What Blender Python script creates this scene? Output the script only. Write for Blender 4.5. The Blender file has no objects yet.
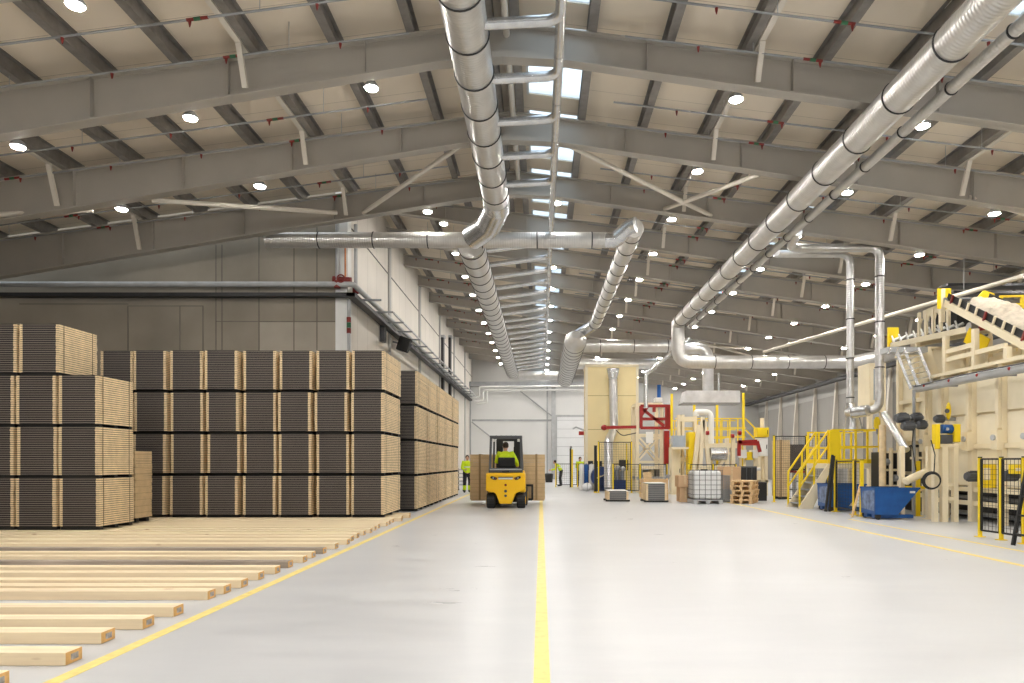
import bpy, math, random
from mathutils import Vector, Matrix
random.seed(7)
C = bpy.context.scene.collection
F, VX, VY, CH = 700.0, 541.0, 462.0, 1.3
V = Vector
def xa(px, d): return (px - VX) * d / F
def za(py, d): return CH + (VY - py) * d / F
def P(px, py, d): return V((xa(px, d), d, za(py, d)))

# ---------------------------------------------------------------- materials
def mat(name, col, rough=0.6, metal=0.0, var=0.12, scale=3.0, bump=0.0, bscale=40.0, stretch=(1,1,1), emit=0.0, spec=0.4):
    m = bpy.data.materials.new(name); m.use_nodes = True
    nt = m.node_tree; N = nt.nodes; L = nt.links
    b = N['Principled BSDF']
    b.inputs['Roughness'].default_value = rough
    b.inputs['Metallic'].default_value = metal
    b.inputs['Specular IOR Level'].default_value = spec
    tc = N.new('ShaderNodeTexCoord'); mp = N.new('ShaderNodeMapping')
    mp.inputs['Scale'].default_value = stretch
    L.new(tc.outputs['Object'], mp.inputs['Vector'])
    nz = N.new('ShaderNodeTexNoise'); nz.inputs['Scale'].default_value = scale; nz.inputs['Detail'].default_value = 5
    L.new(mp.outputs[0], nz.inputs['Vector'])
    rp = N.new('ShaderNodeValToRGB')
    rp.color_ramp.elements[0].position = 0.3; rp.color_ramp.elements[1].position = 0.72
    rp.color_ramp.elements[0].color = tuple(c*(1-var) for c in col) + (1,)
    rp.color_ramp.elements[1].color = tuple(min(1, c*(1+var)) for c in col) + (1,)
    L.new(nz.outputs['Fac'], rp.inputs['Fac']); L.new(rp.outputs['Color'], b.inputs['Base Color'])
    if bump:
        n2 = N.new('ShaderNodeTexNoise'); n2.inputs['Scale'].default_value = bscale
        L.new(mp.outputs[0], n2.inputs['Vector'])
        bp = N.new('ShaderNodeBump'); bp.inputs['Strength'].default_value = bump; bp.inputs['Distance'].default_value = 0.02
        L.new(n2.outputs['Fac'], bp.inputs['Height']); L.new(bp.outputs[0], b.inputs['Normal'])
    if emit:
        b.inputs['Emission Color'].default_value = tuple(col) + (1,); b.inputs['Emission Strength'].default_value = emit
    m['ramp'] = rp.name
    return m
def stripes(m, axis, period, frac, col, off=0.0, mixin=1.0, coord='Object'):
    """periodic lines of another colour across the surface, along one object axis"""
    nt = m.node_tree; N = nt.nodes; L = nt.links; b = N['Principled BSDF']
    tc = N.new('ShaderNodeTexCoord'); sp = N.new('ShaderNodeSeparateXYZ'); L.new(tc.outputs[coord], sp.inputs[0])
    ad = N.new('ShaderNodeMath'); ad.operation = 'ADD'; ad.inputs[1].default_value = off + 1000*period; L.new(sp.outputs[axis], ad.inputs[0])
    md = N.new('ShaderNodeMath'); md.operation = 'MODULO'; md.inputs[1].default_value = period; L.new(ad.outputs[0], md.inputs[0])
    lt = N.new('ShaderNodeMath'); lt.operation = 'LESS_THAN'; lt.inputs[1].default_value = period*frac; L.new(md.outputs[0], lt.inputs[0])
    ml = N.new('ShaderNodeMath'); ml.operation = 'MULTIPLY'; ml.inputs[1].default_value = mixin; L.new(lt.outputs[0], ml.inputs[0])
    mx = N.new('ShaderNodeMix'); mx.data_type = 'RGBA'
    src = b.inputs['Base Color'].links[0].from_socket
    L.new(ml.outputs[0], mx.inputs[0]); L.new(src, mx.inputs[6]); mx.inputs[7].default_value = tuple(col) + (1,)
    L.new(mx.outputs[2], b.inputs['Base Color'])
    return m
def ribs(m, axis, scale, strength=0.4):
    nt = m.node_tree; N = nt.nodes; L = nt.links; b = N['Principled BSDF']
    tc = N.new('ShaderNodeTexCoord'); wv = N.new('ShaderNodeTexWave'); wv.bands_direction = axis; wv.inputs['Scale'].default_value = scale
    L.new(tc.outputs['Object'], wv.inputs['Vector'])
    bp = N.new('ShaderNodeBump'); bp.inputs['Strength'].default_value = strength; bp.inputs['Distance'].default_value = 0.02
    L.new(wv.outputs['Fac'], bp.inputs['Height']); L.new(bp.outputs[0], b.inputs['Normal'])
    return m

M = {}
M['roof'] = stripes(mat('roof_panel', (.86,.77,.64), .6, var=.05, scale=.4), 1, 1.02, .012, (.5,.44,.36))
M['steel'] = mat('painted_steel', (.42,.393,.35), .5, var=.06, scale=1.2)
M['steel_light'] = mat('light_painted_steel', (.74,.69,.61), .5, var=.06, scale=1.2)
M['purlin'] = mat('galvanised_purlin', (.27,.255,.24), .45, .35, var=.15, scale=6)
M['galv'] = mat('galvanised_sheet', (.66,.67,.68), .27, .88, var=.12, scale=9, bump=.08, bscale=14)
M['duct_y'] = ribs(mat('spiral_duct_lengthwise', (.66,.65,.63), .34, .75, var=.08, scale=4), 'Y', 5.0, .25)
M['duct_x'] = ribs(mat('spiral_duct_crosswise', (.66,.65,.63), .34, .75, var=.08, scale=4), 'X', 5.0, .25)
M['duct_z'] = ribs(mat('spiral_duct_upright', (.64,.64,.64), .30, .8, var=.08, scale=4), 'Z', 5.0, .25)
M['black'] = mat('black_rubber', (.018,.018,.018), .6)
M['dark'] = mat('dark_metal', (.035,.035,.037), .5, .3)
M['char'] = mat('charcoal_plastic', (.085,.09,.10), .5)
M['grey'] = mat('grey_paint', (.30,.31,.32), .5)
M['midgrey'] = mat('mid_grey_paint', (.45,.46,.47), .5)
M['white'] = mat('white_paint', (.82,.82,.80), .5, var=.03)
M['cream'] = mat('cream_paint', (.86,.76,.55), .45, var=.05, scale=2)
M['cream_panel'] = mat('cream_cladding', (.87,.79,.61), .45, var=.04, scale=2)
M['cream_tower'] = stripes(mat('cream_tower_cladding', (.92,.77,.43), .45, var=.04, scale=1), 2, 1.62, .018, (.5,.38,.16), off=.4)
M['yellow'] = mat('safety_yellow', (.90,.66,.015), .4, var=.05)
M['lift_yellow'] = mat('forklift_yellow', (.97,.57,.006), .32, var=.03, spec=.5)
M['line'] = mat('yellow_floor_paint', (.93,.74,.24), .45, var=.12, scale=12)
M['red'] = mat('red_paint', (.33,.018,.016), .42, var=.08)
M['redpipe'] = mat('red_fitting', (.22,.025,.02), .5)
M['green'] = mat('green_fitting', (.03,.13,.06), .5)
M['blue'] = mat('blue_paint', (.010,.085,.30), .38, var=.15, scale=5)
M['navy'] = mat('navy_paint', (.02,.05,.17), .45)
M['hivis'] = mat('hi_vis_cloth', (.66,.86,.02), .75, var=.1, scale=14)
M['reflect'] = mat('reflective_tape', (.66,.68,.66), .35)
M['trouser'] = mat('dark_cloth', (.022,.024,.032), .85, var=.2, scale=20)
M['skin'] = mat('skin', (.62,.36,.25), .55, var=.05)
M['hair'] = mat('dark_hair', (.045,.028,.018), .75, var=.3, scale=40)
M['wood'] = mat('pale_timber', (.91,.73,.50), .6, var=.16, scale=1.6, stretch=(.35,7,7), bump=.05)
M['wood_grey'] = mat('weathered_timber', (.36,.30,.24), .7, var=.45, scale=1.8, stretch=(.5,7,7))
def knots(m):
    nt = m.node_tree; N = nt.nodes; L = nt.links; b = N['Principled BSDF']
    tc = N.new('ShaderNodeTexCoord'); oi = N.new('ShaderNodeObjectInfo'); vm = N.new('ShaderNodeVectorMath'); vm.operation = 'ADD'
    mp = N.new('ShaderNodeMapping'); mp.inputs['Scale'].default_value = (1.5,5.5,5.5); L.new(tc.outputs['Object'], mp.inputs[0])
    cb = N.new('ShaderNodeCombineXYZ'); mu = N.new('ShaderNodeMath'); mu.operation = 'MULTIPLY'; mu.inputs[1].default_value = 37.0
    L.new(oi.outputs['Random'], mu.inputs[0]); L.new(mu.outputs[0], cb.inputs[0]); L.new(mp.outputs[0], vm.inputs[0]); L.new(cb.outputs[0], vm.inputs[1])
    vo = N.new('ShaderNodeTexVoronoi'); vo.inputs['Scale'].default_value = 1.0; L.new(vm.outputs[0], vo.inputs['Vector'])
    mr = N.new('ShaderNodeMapRange'); mr.inputs[1].default_value = .05; mr.inputs[2].default_value = .11; mr.inputs[3].default_value = .8; mr.inputs[4].default_value = 0
    L.new(vo.outputs['Distance'], mr.inputs[0])
    mx = N.new('ShaderNodeMix'); mx.data_type = 'RGBA'; L.new(mr.outputs[0], mx.inputs[0]); L.new(b.inputs['Base Color'].links[0].from_socket, mx.inputs[6]); mx.inputs[7].default_value = (.36,.17,.06,1)
    L.new(mx.outputs[2], b.inputs['Base Color'])
knots(M['wood'])
M['endgrain'] = mat('timber_end', (.74,.44,.16), .7, var=.2, scale=14)
M['stamp'] = mat('ink_stamp', (.36,.34,.33), .8, var=.4, scale=25)
M['pallet'] = mat('pallet_wood', (.72,.50,.27), .7, var=.22, scale=5, stretch=(1,6,6))
M['board'] = mat('fibre_board_edge', (.87,.69,.44), .7, var=.12, scale=7)
M['board_tan'] = stripes(mat('tan_board_edge', (.68,.51,.30), .7, var=.10, scale=5), 2, .13, .05, (.40,.28,.15))
M['board_cam'] = stripes(mat('dark_board_face', (.030,.027,.029), .75, var=.1, scale=2), 2, .0385, .17, (.36,.31,.26))
M['board_grey'] = stripes(mat('grey_board_face', (.12,.12,.12), .75, var=.15, scale=3), 2, .06, .18, (.34,.33,.31))
M['strap_tan'] = mat('brown_strap', (.36,.25,.13), .6)
M['gap'] = mat('dark_board_core', (.10,.072,.045), .8)
M['strap'] = mat('dark_strap', (.10,.075,.04), .5)
M['card'] = mat('cardboard', (.62,.41,.24), .75, var=.06)
M['ibc'] = mat('white_tank_plastic', (.95,.96,.97), .35, var=.03)
M['fibre'] = mat('wood_fibre_heap', (.58,.51,.41), .9, var=.15, scale=9, bump=.6, bscale=18)
M['tarp'] = mat('blue_black_tarp', (.025,.04,.07), .5, var=.3, scale=8)
M['concrete_l'] = mat('concrete_wall', (.30,.265,.215), .8, var=.24, scale=.45, bump=.08, bscale=8)
M['joint'] = mat('wall_joint', (.17,.15,.125), .8)
M['wall_white'] = stripes(mat('pale_wall_panel', (.76,.72,.66), .7, var=.07, scale=.5), 1, 1.2, .02, (.47,.44,.40))
M['wall_grey'] = stripes(mat('grey_wall_panel', (.31,.30,.28), .6, var=.05, scale=.5), 1, 1.1, .015, (.30,.29,.27))
M['wall_end'] = mat('grey_end_wall', (.42,.415,.40), .6, var=.05, scale=.5)
M['wall_door'] = mat('white_end_wall', (.80,.80,.79), .6, var=.03, scale=.5)
M['door'] = stripes(mat('white_sectional_door', (.84,.85,.86), .5, var=.02), 2, .66, .05, (.52,.53,.54), off=.2)
M['lens'] = mat('lamp_lens', (1.0,.955,.89), .4, var=0, emit=470.0)
M['lensb'] = M['lens']
def floor_mat():
    m = mat('polished_concrete', (.58,.585,.60), .3, var=.10, scale=.35, spec=.35, stretch=(1.0,1.6,1))
    nt = m.node_tree; N = nt.nodes; L = nt.links; b = N['Principled BSDF']
    tc = N.new('ShaderNodeTexCoord'); mp = N.new('ShaderNodeMapping'); mp.inputs['Scale'].default_value = (.5,1.7,1)
    L.new(tc.outputs['Object'], mp.inputs['Vector'])
    n1 = N.new('ShaderNodeTexNoise'); n1.inputs['Scale'].default_value = 1.6; n1.inputs['Detail'].default_value = 8; n1.inputs['Roughness'].default_value = .62
    L.new(mp.outputs[0], n1.inputs['Vector'])
    r = N.new('ShaderNodeValToRGB'); r.color_ramp.elements[0].position = .22; r.color_ramp.elements[1].position = .74
    r.color_ramp.elements[0].color = (.50,.51,.535,1); r.color_ramp.elements[1].color = (.665,.67,.68,1)
    L.new(n1.outputs['Fac'], r.inputs['Fac'])
    mx = N.new('ShaderNodeMix'); mx.data_type = 'RGBA'; mx.inputs[0].default_value = .6
    L.new(b.inputs['Base Color'].links[0].from_socket, mx.inputs[6]); L.new(r.outputs[0], mx.inputs[7]); L.new(mx.outputs[2], b.inputs['Base Color'])
    rr = N.new('ShaderNodeMapRange'); rr.inputs[1].default_value = .3; rr.inputs[2].default_value = .7; rr.inputs[3].default_value = .27; rr.inputs[4].default_value = .40
    L.new(n1.outputs['Fac'], rr.inputs[0]); L.new(rr.outputs[0], b.inputs['Roughness'])
    return m
M['floor'] = floor_mat()
def sky_pane():
    m = bpy.data.materials.new('rooflight_pane'); m.use_nodes = True
    nt = m.node_tree; N = nt.nodes; L = nt.links
    for n in list(N):
        if n.type == 'BSDF_PRINCIPLED': N.remove(n)
    out = N['Material Output']
    a = N.new('ShaderNodeBsdfTransparent'); a.inputs[0].default_value = (.80,.86,.92,1)
    t = N.new('ShaderNodeBsdfTranslucent'); t.inputs[0].default_value = (.85,.9,.95,1)
    tc = N.new('ShaderNodeTexCoord'); nz = N.new('ShaderNodeTexNoise'); nz.inputs['Scale'].default_value = 2.0
    L.new(tc.outputs['Object'], nz.inputs['Vector'])
    mr = N.new('ShaderNodeMapRange'); mr.inputs[3].default_value = .15; mr.inputs[4].default_value = .4; L.new(nz.outputs['Fac'], mr.inputs[0])
    mx = N.new('ShaderNodeMixShader'); L.new(mr.outputs[0], mx.inputs[0]); L.new(a.outputs[0], mx.inputs[1]); L.new(t.outputs[0], mx.inputs[2])
    L.new(mx.outputs[0], out.inputs[0])
    return m
M['pane'] = sky_pane()
M['glass_grey'] = mat('grey_window_glass', (.40,.45,.50), .12, var=.1)

# ---------------------------------------------------------------- mesh builder
ORG = {}
class MB:
    def __init__(s): s.v = []; s.f = []; s.sm = []
    def add(s, vs, fs, smooth=False):
        b = len(s.v); s.v += [V(v) for v in vs]
        for f in fs: s.f.append([b+i for i in f]); s.sm.append(smooth)
        return s
    def box(s, a, b):
        x0,x1 = sorted((a[0],b[0])); y0,y1 = sorted((a[1],b[1])); z0,z1 = sorted((a[2],b[2]))
        return s.add([(x0,y0,z0),(x1,y0,z0),(x1,y1,z0),(x0,y1,z0),(x0,y0,z1),(x1,y0,z1),(x1,y1,z1),(x0,y1,z1)],
              [(0,3,2,1),(4,5,6,7),(0,1,5,4),(1,2,6,5),(2,3,7,6),(3,0,4,7)])
    def cbox(s, c, d): return s.box([c[i]-d[i]/2 for i in range(3)], [c[i]+d[i]/2 for i in range(3)])
    def bar(s, p, q, w, h, up=(0,0,1)):
        p, q = V(p), V(q); d = (q-p).normalized(); u = V(up)
        if abs(d.dot(u)) > .98: u = V((0,1,0)) if abs(d.y) < .9 else V((1,0,0))
        r = d.cross(u).normalized(); u = r.cross(d).normalized()
        vs = []
        for e in (p, q):
            for a, b in ((-1,-1),(1,-1),(1,1),(-1,1)): vs.append(e + r*(a*w/2) + u*(b*h/2))
        return s.add(vs, [(0,1,2,3),(7,6,5,4),(0,4,5,1),(1,5,6,2),(2,6,7,3),(3,7,4,0)])
    def prism(s, poly, axis, a, b):
        n = len(poly); mk = {0: lambda u,w,t: (t,u,w), 1: lambda u,w,t: (u,t,w), 2: lambda u,w,t: (u,w,t)}[axis]
        vs = [mk(u,w,a) for u,w in poly] + [mk(u,w,b) for u,w in poly]
        ar = sum(poly[i][0]*poly[(i+1)%n][1]-poly[(i+1)%n][0]*poly[i][1] for i in range(n))
        flip = (ar > 0) == (axis != 1)
        if b < a: flip = not flip
        f1, f2 = list(range(n)), [n+i for i in range(n)]
        sides = [(i, (i+1)%n, n+(i+1)%n, n+i) for i in range(n)]
        if flip: fs = [f1[::-1], f2] + sides
        else: fs = [f1, f2[::-1]] + [t[::-1] for t in sides]
        return s.add(vs, fs)
    def rings(s, cs, frames, rads, n=16, cap=True):
        b0 = len(s.v); vs = []
        for c, (r, u), rad in zip(cs, frames, rads):
            rx, ry = rad if isinstance(rad, tuple) else (rad, rad)
            for i in range(n):
                t = 2*math.pi*i/n; vs.append(c + r*(rx*math.cos(t)) + u*(ry*math.sin(t)))
        fs = []
        for k in range(len(cs)-1):
            for i in range(n):
                j = (i+1)%n; fs.append((k*n+i, k*n+j, (k+1)*n+j, (k+1)*n+i))
        s.add(vs, fs, True)
        if cap:
            s.add(vs[:n], [list(range(n))[::-1]]); s.add(vs[-n:], [list(range(n))])
        return s
    def tube(s, pts, r, n=14, bend=0.0, cap=True, seg=6):
        pts = [V(p) for p in pts]
        rad = list(r) if isinstance(r, (list, tuple)) else None
        if bend and rad is None:
            out = [pts[0]]
            for i in range(1, len(pts)-1):
                a, b, c = pts[i-1], pts[i], pts[i+1]
                d1, d2 = (a-b).normalized(), (c-b).normalized()
                ang = d1.angle(d2)
                if ang > math.pi-.05: out.append(b); continue
                t = min(bend/math.tan(ang/2), (a-b).length*.48, (c-b).length*.48)
                p0, p2 = b+d1*t, b+d2*t
                for k in range(seg+1):
                    w = k/seg; out.append(p0*(1-w)**2 + b*(2*w*(1-w)) + p2*w*w)
            out.append(pts[-1]); pts = out
        frames = []; pu = None
        for i in range(len(pts)):
            d = (pts[min(i+1,len(pts)-1)] - pts[max(i-1,0)]).normalized()
            if pu is None:
                pu = V((0,0,1)) if abs(d.z) < .9 else V((0,1,0))
            u = (pu - d*pu.dot(d))
            u = u.normalized() if u.length > 1e-4 else V((1,0,0))
            pu = u; frames.append((u.cross(d)*-1, u))
        return s.rings(pts, frames, rad or [r]*len(pts), n, cap)
    def cyl(s, p, q, r, n=16): return s.tube([p, q], r, n)
    def ball(s, c, r, n=12, m=8):
        rx, ry, rz = r if isinstance(r, tuple) else (r,r,r); c = V(c); vs = []; fs = []
        for i in range(m+1):
            t = math.pi*i/m
            for j in range(n):
                p = 2*math.pi*j/n; vs.append(c + V((rx*math.sin(t)*math.cos(p), ry*math.sin(t)*math.sin(p), rz*math.cos(t))))
        for i in range(m):
            for j in range(n): fs.append((i*n+j, (i+1)*n+j, (i+1)*n+(j+1)%n, i*n+(j+1)%n))
        return s.add(vs, fs, True)
    def torus(s, c, axis, R, r, n=28, m=8):
        c = V(c); a = V(axis).normalized(); e = V((0,0,1)) if abs(a.z) < .9 else V((1,0,0))
        u = a.cross(e).normalized(); w = a.cross(u); vs = []; fs = []
        for i in range(n):
            t = 2*math.pi*i/n; d = u*math.cos(t)+w*math.sin(t)
            for j in range(m):
                p = 2*math.pi*j/m; vs.append(c + d*(R+r*math.cos(p)) + a*(r*math.sin(p)))
        for i in range(n):
            for j in range(m): fs.append((i*m+j, i*m+(j+1)%m, ((i+1)%n)*m+(j+1)%m, ((i+1)%n)*m+j))
        return s.add(vs, fs, True)
    def build(s, name, m, parent=None, bevel=0.0, mods=None):
        org = ORG.get(parent, V((0,0,0)))
        me = bpy.data.meshes.new(name)
        me.from_pydata([v-org for v in s.v], [], s.f)
        for p, sm in zip(me.polygons, s.sm): p.use_smooth = sm
        me.update()
        if any(s.sm):
            try: me.set_sharp_from_angle(angle=math.radians(42))
            except Exception: pass
        me.materials.append(M[m] if isinstance(m, str) else m)
        o = bpy.data.objects.new(name, me); C.objects.link(o)
        if parent is not None: o.parent = parent
        ORG[o] = org.copy()
        if bevel:
            b = o.modifiers.new('Bevel', 'BEVEL'); b.width = bevel; b.segments = 2; b.limit_method = 'ANGLE'
        return o
def jitter(mb, amt, seed=1):
    rn = random.Random(seed); mb.v = [v+V((rn.uniform(-amt,amt),rn.uniform(-amt,amt),rn.uniform(-amt,amt))) for v in mb.v]; return mb
def tag(o, label=None, cat=None, group=None, kind=None):
    if label: o['label'] = label
    if cat: o['category'] = cat
    if group: o['group'] = group
    if kind: o['kind'] = kind
    return o
def thing(name, label, cat, loc=(0,0,0), group=None):
    o = bpy.data.objects.new(name, None); C.objects.link(o); o.location = loc; o.empty_display_size = .1
    ORG[o] = V(loc); return tag(o, label, cat, group)
def struct(name, mb, m): return tag(mb.build(name, m), kind='structure')
def dup(root, loc=None, rotz=None, label=None, group=None):
    def cp(o, par):
        c = o.copy(); C.objects.link(c)
        if par is not None: c.parent = par; c.matrix_parent_inverse.identity()
        for ch in o.children: cp(ch, c)
        return c
    r = cp(root, None)
    if loc is not None: r.location = loc
    if rotz is not None: r.rotation_euler = (0,0,rotz)
    if label: r['label'] = label
    if group: r['group'] = group
    ORG[r] = V(r.location)
    return r
ORDN = ['first','second','third','fourth','fifth','sixth','seventh','eighth','ninth','tenth','eleventh','twelfth','thirteenth','fourteenth','fifteenth','sixteenth','seventeenth','eighteenth','nineteenth','twentieth']
ORDN += ['twenty-' + w for w in ORDN[:9]] + ['thirtieth'] + ['thirty-' + w for w in ORDN[:9]]

# ---------------------------------------------------------------- camera, world
cam = bpy.data.cameras.new('camera'); co = bpy.data.objects.new('camera', cam); C.objects.link(co)
co.location = (0,0,CH); co.rotation_euler = (math.pi/2,0,0)
cam.sensor_width = 36; cam.lens = F/1024*36; cam.shift_x = -(VX-512)/1024; cam.shift_y = (VY-341.5)/1024
cam.clip_end = 300
bpy.context.scene.camera = co
sc = bpy.context.scene
sc.view_settings.view_transform = 'Standard'; sc.view_settings.look = 'None'; sc.view_settings.gamma = 1; sc.view_settings.use_curve_mapping = False
sc.view_settings.exposure = 0.0
try:
    sc.cycles.use_denoising = True; sc.cycles.sample_clamp_indirect = 4.0; sc.cycles.max_bounces = 8; sc.cycles.diffuse_bounces = 5
    sc.cycles.caustics_reflective = False; sc.cycles.caustics_refractive = False
except Exception: pass
w = bpy.data.worlds.new('world'); sc.world = w; w.use_nodes = True
N = w.node_tree.nodes; L = w.node_tree.links; bg = N['Background']
tc = N.new('ShaderNodeTexCoord'); sp = N.new('ShaderNodeSeparateXYZ'); L.new(tc.outputs['Generated'], sp.inputs[0])
rp = N.new('ShaderNodeValToRGB'); rp.color_ramp.elements[0].position = .0; rp.color_ramp.elements[1].position = .6
rp.color_ramp.elements[0].color = (.60,.57,.53,1); rp.color_ramp.elements[1].color = (.86,.95,1.0,1)
e = rp.color_ramp.elements.new(.35); e.color = (.70,.68,.65,1)
L.new(sp.outputs['Z'], rp.inputs[0]); L.new(rp.outputs[0], bg.inputs[0])
ms = N.new('ShaderNodeMapRange'); ms.inputs[1].default_value = .25; ms.inputs[2].default_value = .7; ms.inputs[3].default_value = .42; ms.inputs[4].default_value = 3.2
L.new(sp.outputs['Z'], ms.inputs[0]); L.new(ms.outputs[0], bg.inputs[1])
# ---------------------------------------------------------------- setting: floor, walls, roof
RX = -0.67                                   # ridge
WL, WR, WN, Y0, Y1 = -5.35, 16.8, -17.0, -10.0, 54.0
YC = 19.3                                    # concrete cross wall
def top(x): return 8.80 - .125*(x-RX)
def bot(x): return 8.28 - .143*(x-RX)
def topl(x): return 8.80 + .132*(x-RX)
def botl(x): return 8.28 + .166*(x-RX)
PH = .30
struct('floor', MB().box((WN-.3, Y0, -.2), (WR+.3, Y1+.3, 0)), 'floor')
def floor_line(i, x, a, b, w=.10): struct('trim_%d' % i, MB().box((x-w/2, a, .0005), (x+w/2, b, .002)), 'line')
floor_line(1, .005, 2.5, 46); floor_line(2, -2.88, 2.5, 38); floor_line(3, 6.04, 4, 26, .11); floor_line(4, 7.0, 4, 15.9, .09)

def slab(mb, x0, x1, y0, y1, f, t=.12, off=PH):
    return mb.prism([(x0, f(x0)+off), (x1, f(x1)+off), (x1, f(x1)+off+t), (x0, f(x0)+off+t)], 1, y0, y1)
FR = [12.0 + 3.06*k for k in range(-7, 14)]; K0 = 7
mb = MB()
slab(mb, WN-.3, RX, Y0, 18.6, topl)
slab(mb, WL-.3, RX, 18.6, Y1+.3, top)
S1, S2 = (-.30, .95), (6.15, 7.35)
slab(mb, RX, S1[0], Y0, Y1+.3, top); slab(mb, S1[1], S2[0], Y0, Y1+.3, top); slab(mb, S2[1], WR+.3, Y0, Y1+.3, top)
op1, op2 = [], []
for k, d in enumerate(FR):
    op1.append((d+.35, d+2.72)); op2.append((d+.55, d+1.75))
def fill(ops, xs):
    y = Y0
    for a, b in ops:
        if a > y: slab(mb, xs[0], xs[1], y, a, top)
        y = b
    slab(mb, xs[0], xs[1], y, Y1+.3, top)
op1 = [(a, min(b, Y1)) for a, b in op1 if a < Y1-.5]; op2 = [(a, b) for a, b in op2 if b < Y1-.3]
fill(op1, S1); fill(op2, S2)
struct('ceiling', mb, 'roof')
n = 0
for ops, xs in ((op1, S1), (op2, S2)):
    for a, b in ops:
        n += 1
        w_ = struct('window_%d' % n, slab(MB(), xs[0], xs[1], a, b, top, .015, PH+.02), 'pane')
        fm = MB(); ym = (a+b)/2
        slab(fm, xs[0], xs[1], ym-.025, ym+.025, top, .05, PH-.02); slab(fm, xs[0], xs[0]+.05, a, b, top, .05, PH-.02); slab(fm, xs[1]-.05, xs[1], a, b, top, .05, PH-.02)
        fm.build('window_frame', 'white', w_)

def halfbeam(mb, y, x0, x1, ft, fb):
    st = lambda x, f: (x, f(x))
    mb.prism([st(x0,ft), st(x1,ft), st(x1,fb), st(x0,fb)], 1, y-.012, y+.012)
    for f, s in ((ft,-1), (fb,1)):
        mb.prism([(x0,f(x0)), (x1,f(x1)), (x1,f(x1)+s*.028), (x0,f(x0)+s*.028)], 1, y-.12, y+.12)
    nst = int(abs(x1-x0)/2.65)
    for i in range(1, nst+1):
        x = x0 + (x1-x0)*i/(nst+1)
        mb.box((x-.008, y-.11, fb(x)+.02), (x+.008, y+.11, ft(x)-.02))
for k, d in enumerate(FR):
    if d < 18.6:
        mb = MB(); halfbeam(mb, d, RX, WR-.1, top, bot); halfbeam(mb, d, RX, WN, topl, botl)
        mb.prism([(RX-1.1, botl(RX-1.1)), (RX, bot(RX)-.10), (RX+1.1, bot(RX+1.1)), (RX, bot(RX))], 1, d-.12, d+.12)
    else:
        mb = MB(); halfbeam(mb, d, WL+.02, WR-.1, top, bot)
    struct('roof_beam', mb, 'steel')
# purlins and the paler strut purlins with fly braces
px_r = [RX+.22+1.325*i for i in range(14)]; px_l = [RX-.22-1.325*i for i in range(13)]
STR_R = (3, 7, 11); STR_L = (3, 7, 11)
def purlin(x, f, a, b, strong):
    z = f(x); mb = MB()
    if strong:
        mb.box((x-.075, a, z+.003), (x+.075, b, z+.018)); mb.box((x-.075, a, z+PH-.018), (x+.075, b, z+PH-.003)); mb.box((x-.006, a, z+.018), (x+.006, b, z+PH-.018))
        s_ = 1 if x > RX else -1; zt_ = f(x+s_*.14)
        tag(MB().box((x+s_*.09, a, zt_+.004), (x+s_*.19, b, zt_+.10)).build('roof_strut', 'steel_light'), kind='structure')
    else:
        mb.box((x-.075, a, z+.003), (x+.075, b, z+.018)); mb.box((x-.075, a, z+PH-.018), (x+.075, b, z+PH-.003)); mb.box((x-.006, a, z+.018), (x+.006, b, z+PH-.018))
    tag(mb.build('roof_purlin', 'purlin'), kind='structure')
for i, x in enumerate(px_r):
    if x < WR-.2: purlin(x, top, Y0, Y1, i in STR_R)
for i, x in enumerate(px_l): purlin(x, topl, Y0, 18.55, i in STR_L)
for i, x in enumerate([p for p in px_l if p > WL+.1]): purlin(x, top, 18.65, Y1, False)
def strut_tube(x, f, fb, d):
    mb = MB(); zt, zb = f(x)-.03, fb(x)+.05
    x += .14 if x > RX else -.14
    mb.bar((x, d-.42, zt+.02), (x, d-.15, zb), .09, .06)
    struct('beam_brace', mb, 'steel_light')
for d in FR:
    for i in STR_R:
        if px_r[i] < WR-1: strut_tube(px_r[i], top, bot, d)
    if d < 18.6:
        for i in STR_L: strut_tube(px_l[i], topl, botl, d)
# low strut tubes and roof cross bracing between the second and third beam
def pipe_struct(a, b, r, m='steel_light', name='beam_brace'): struct(name, MB().tube([a, b], r, 10), m)
d2, d3 = FR[K0+1], FR[K0+2]
def hb(x): return (bot(x) if x > RX else botl(x)) + .12
for a, b in (((-1.5, d2), (-4.6, d3)), ((.3, d2), (4.4, d3)), ((-8.6, d2+.4), (-5.2, d3-.3)), ((9.2, d2), (12.4, d2+.8)), ((-11.6, d2-.1), (-9.9, d2+.4)), ((4.8, d2+.3), (3.2, d3))):
    pipe_struct((a[0], a[1], hb(a[0])), (b[0], b[1], hb(b[0])), .055)
for a, b in (((RX, Y0), (RX, 18.5)),):
    pipe_struct((a[0]+.08, a[1], 8.80-.18), (b[0]+.08, b[1], 8.80-.18), .055)
for x0, x1 in ((6.2, 11.5), (11.5, 6.2)): pipe_struct((x0, FR[K0+7], hb(x0)), (x1, FR[K0+8], hb(x1)), .05)
pipe_struct(P(764,352,30), P(1024,276,16.5), .06)

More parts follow.
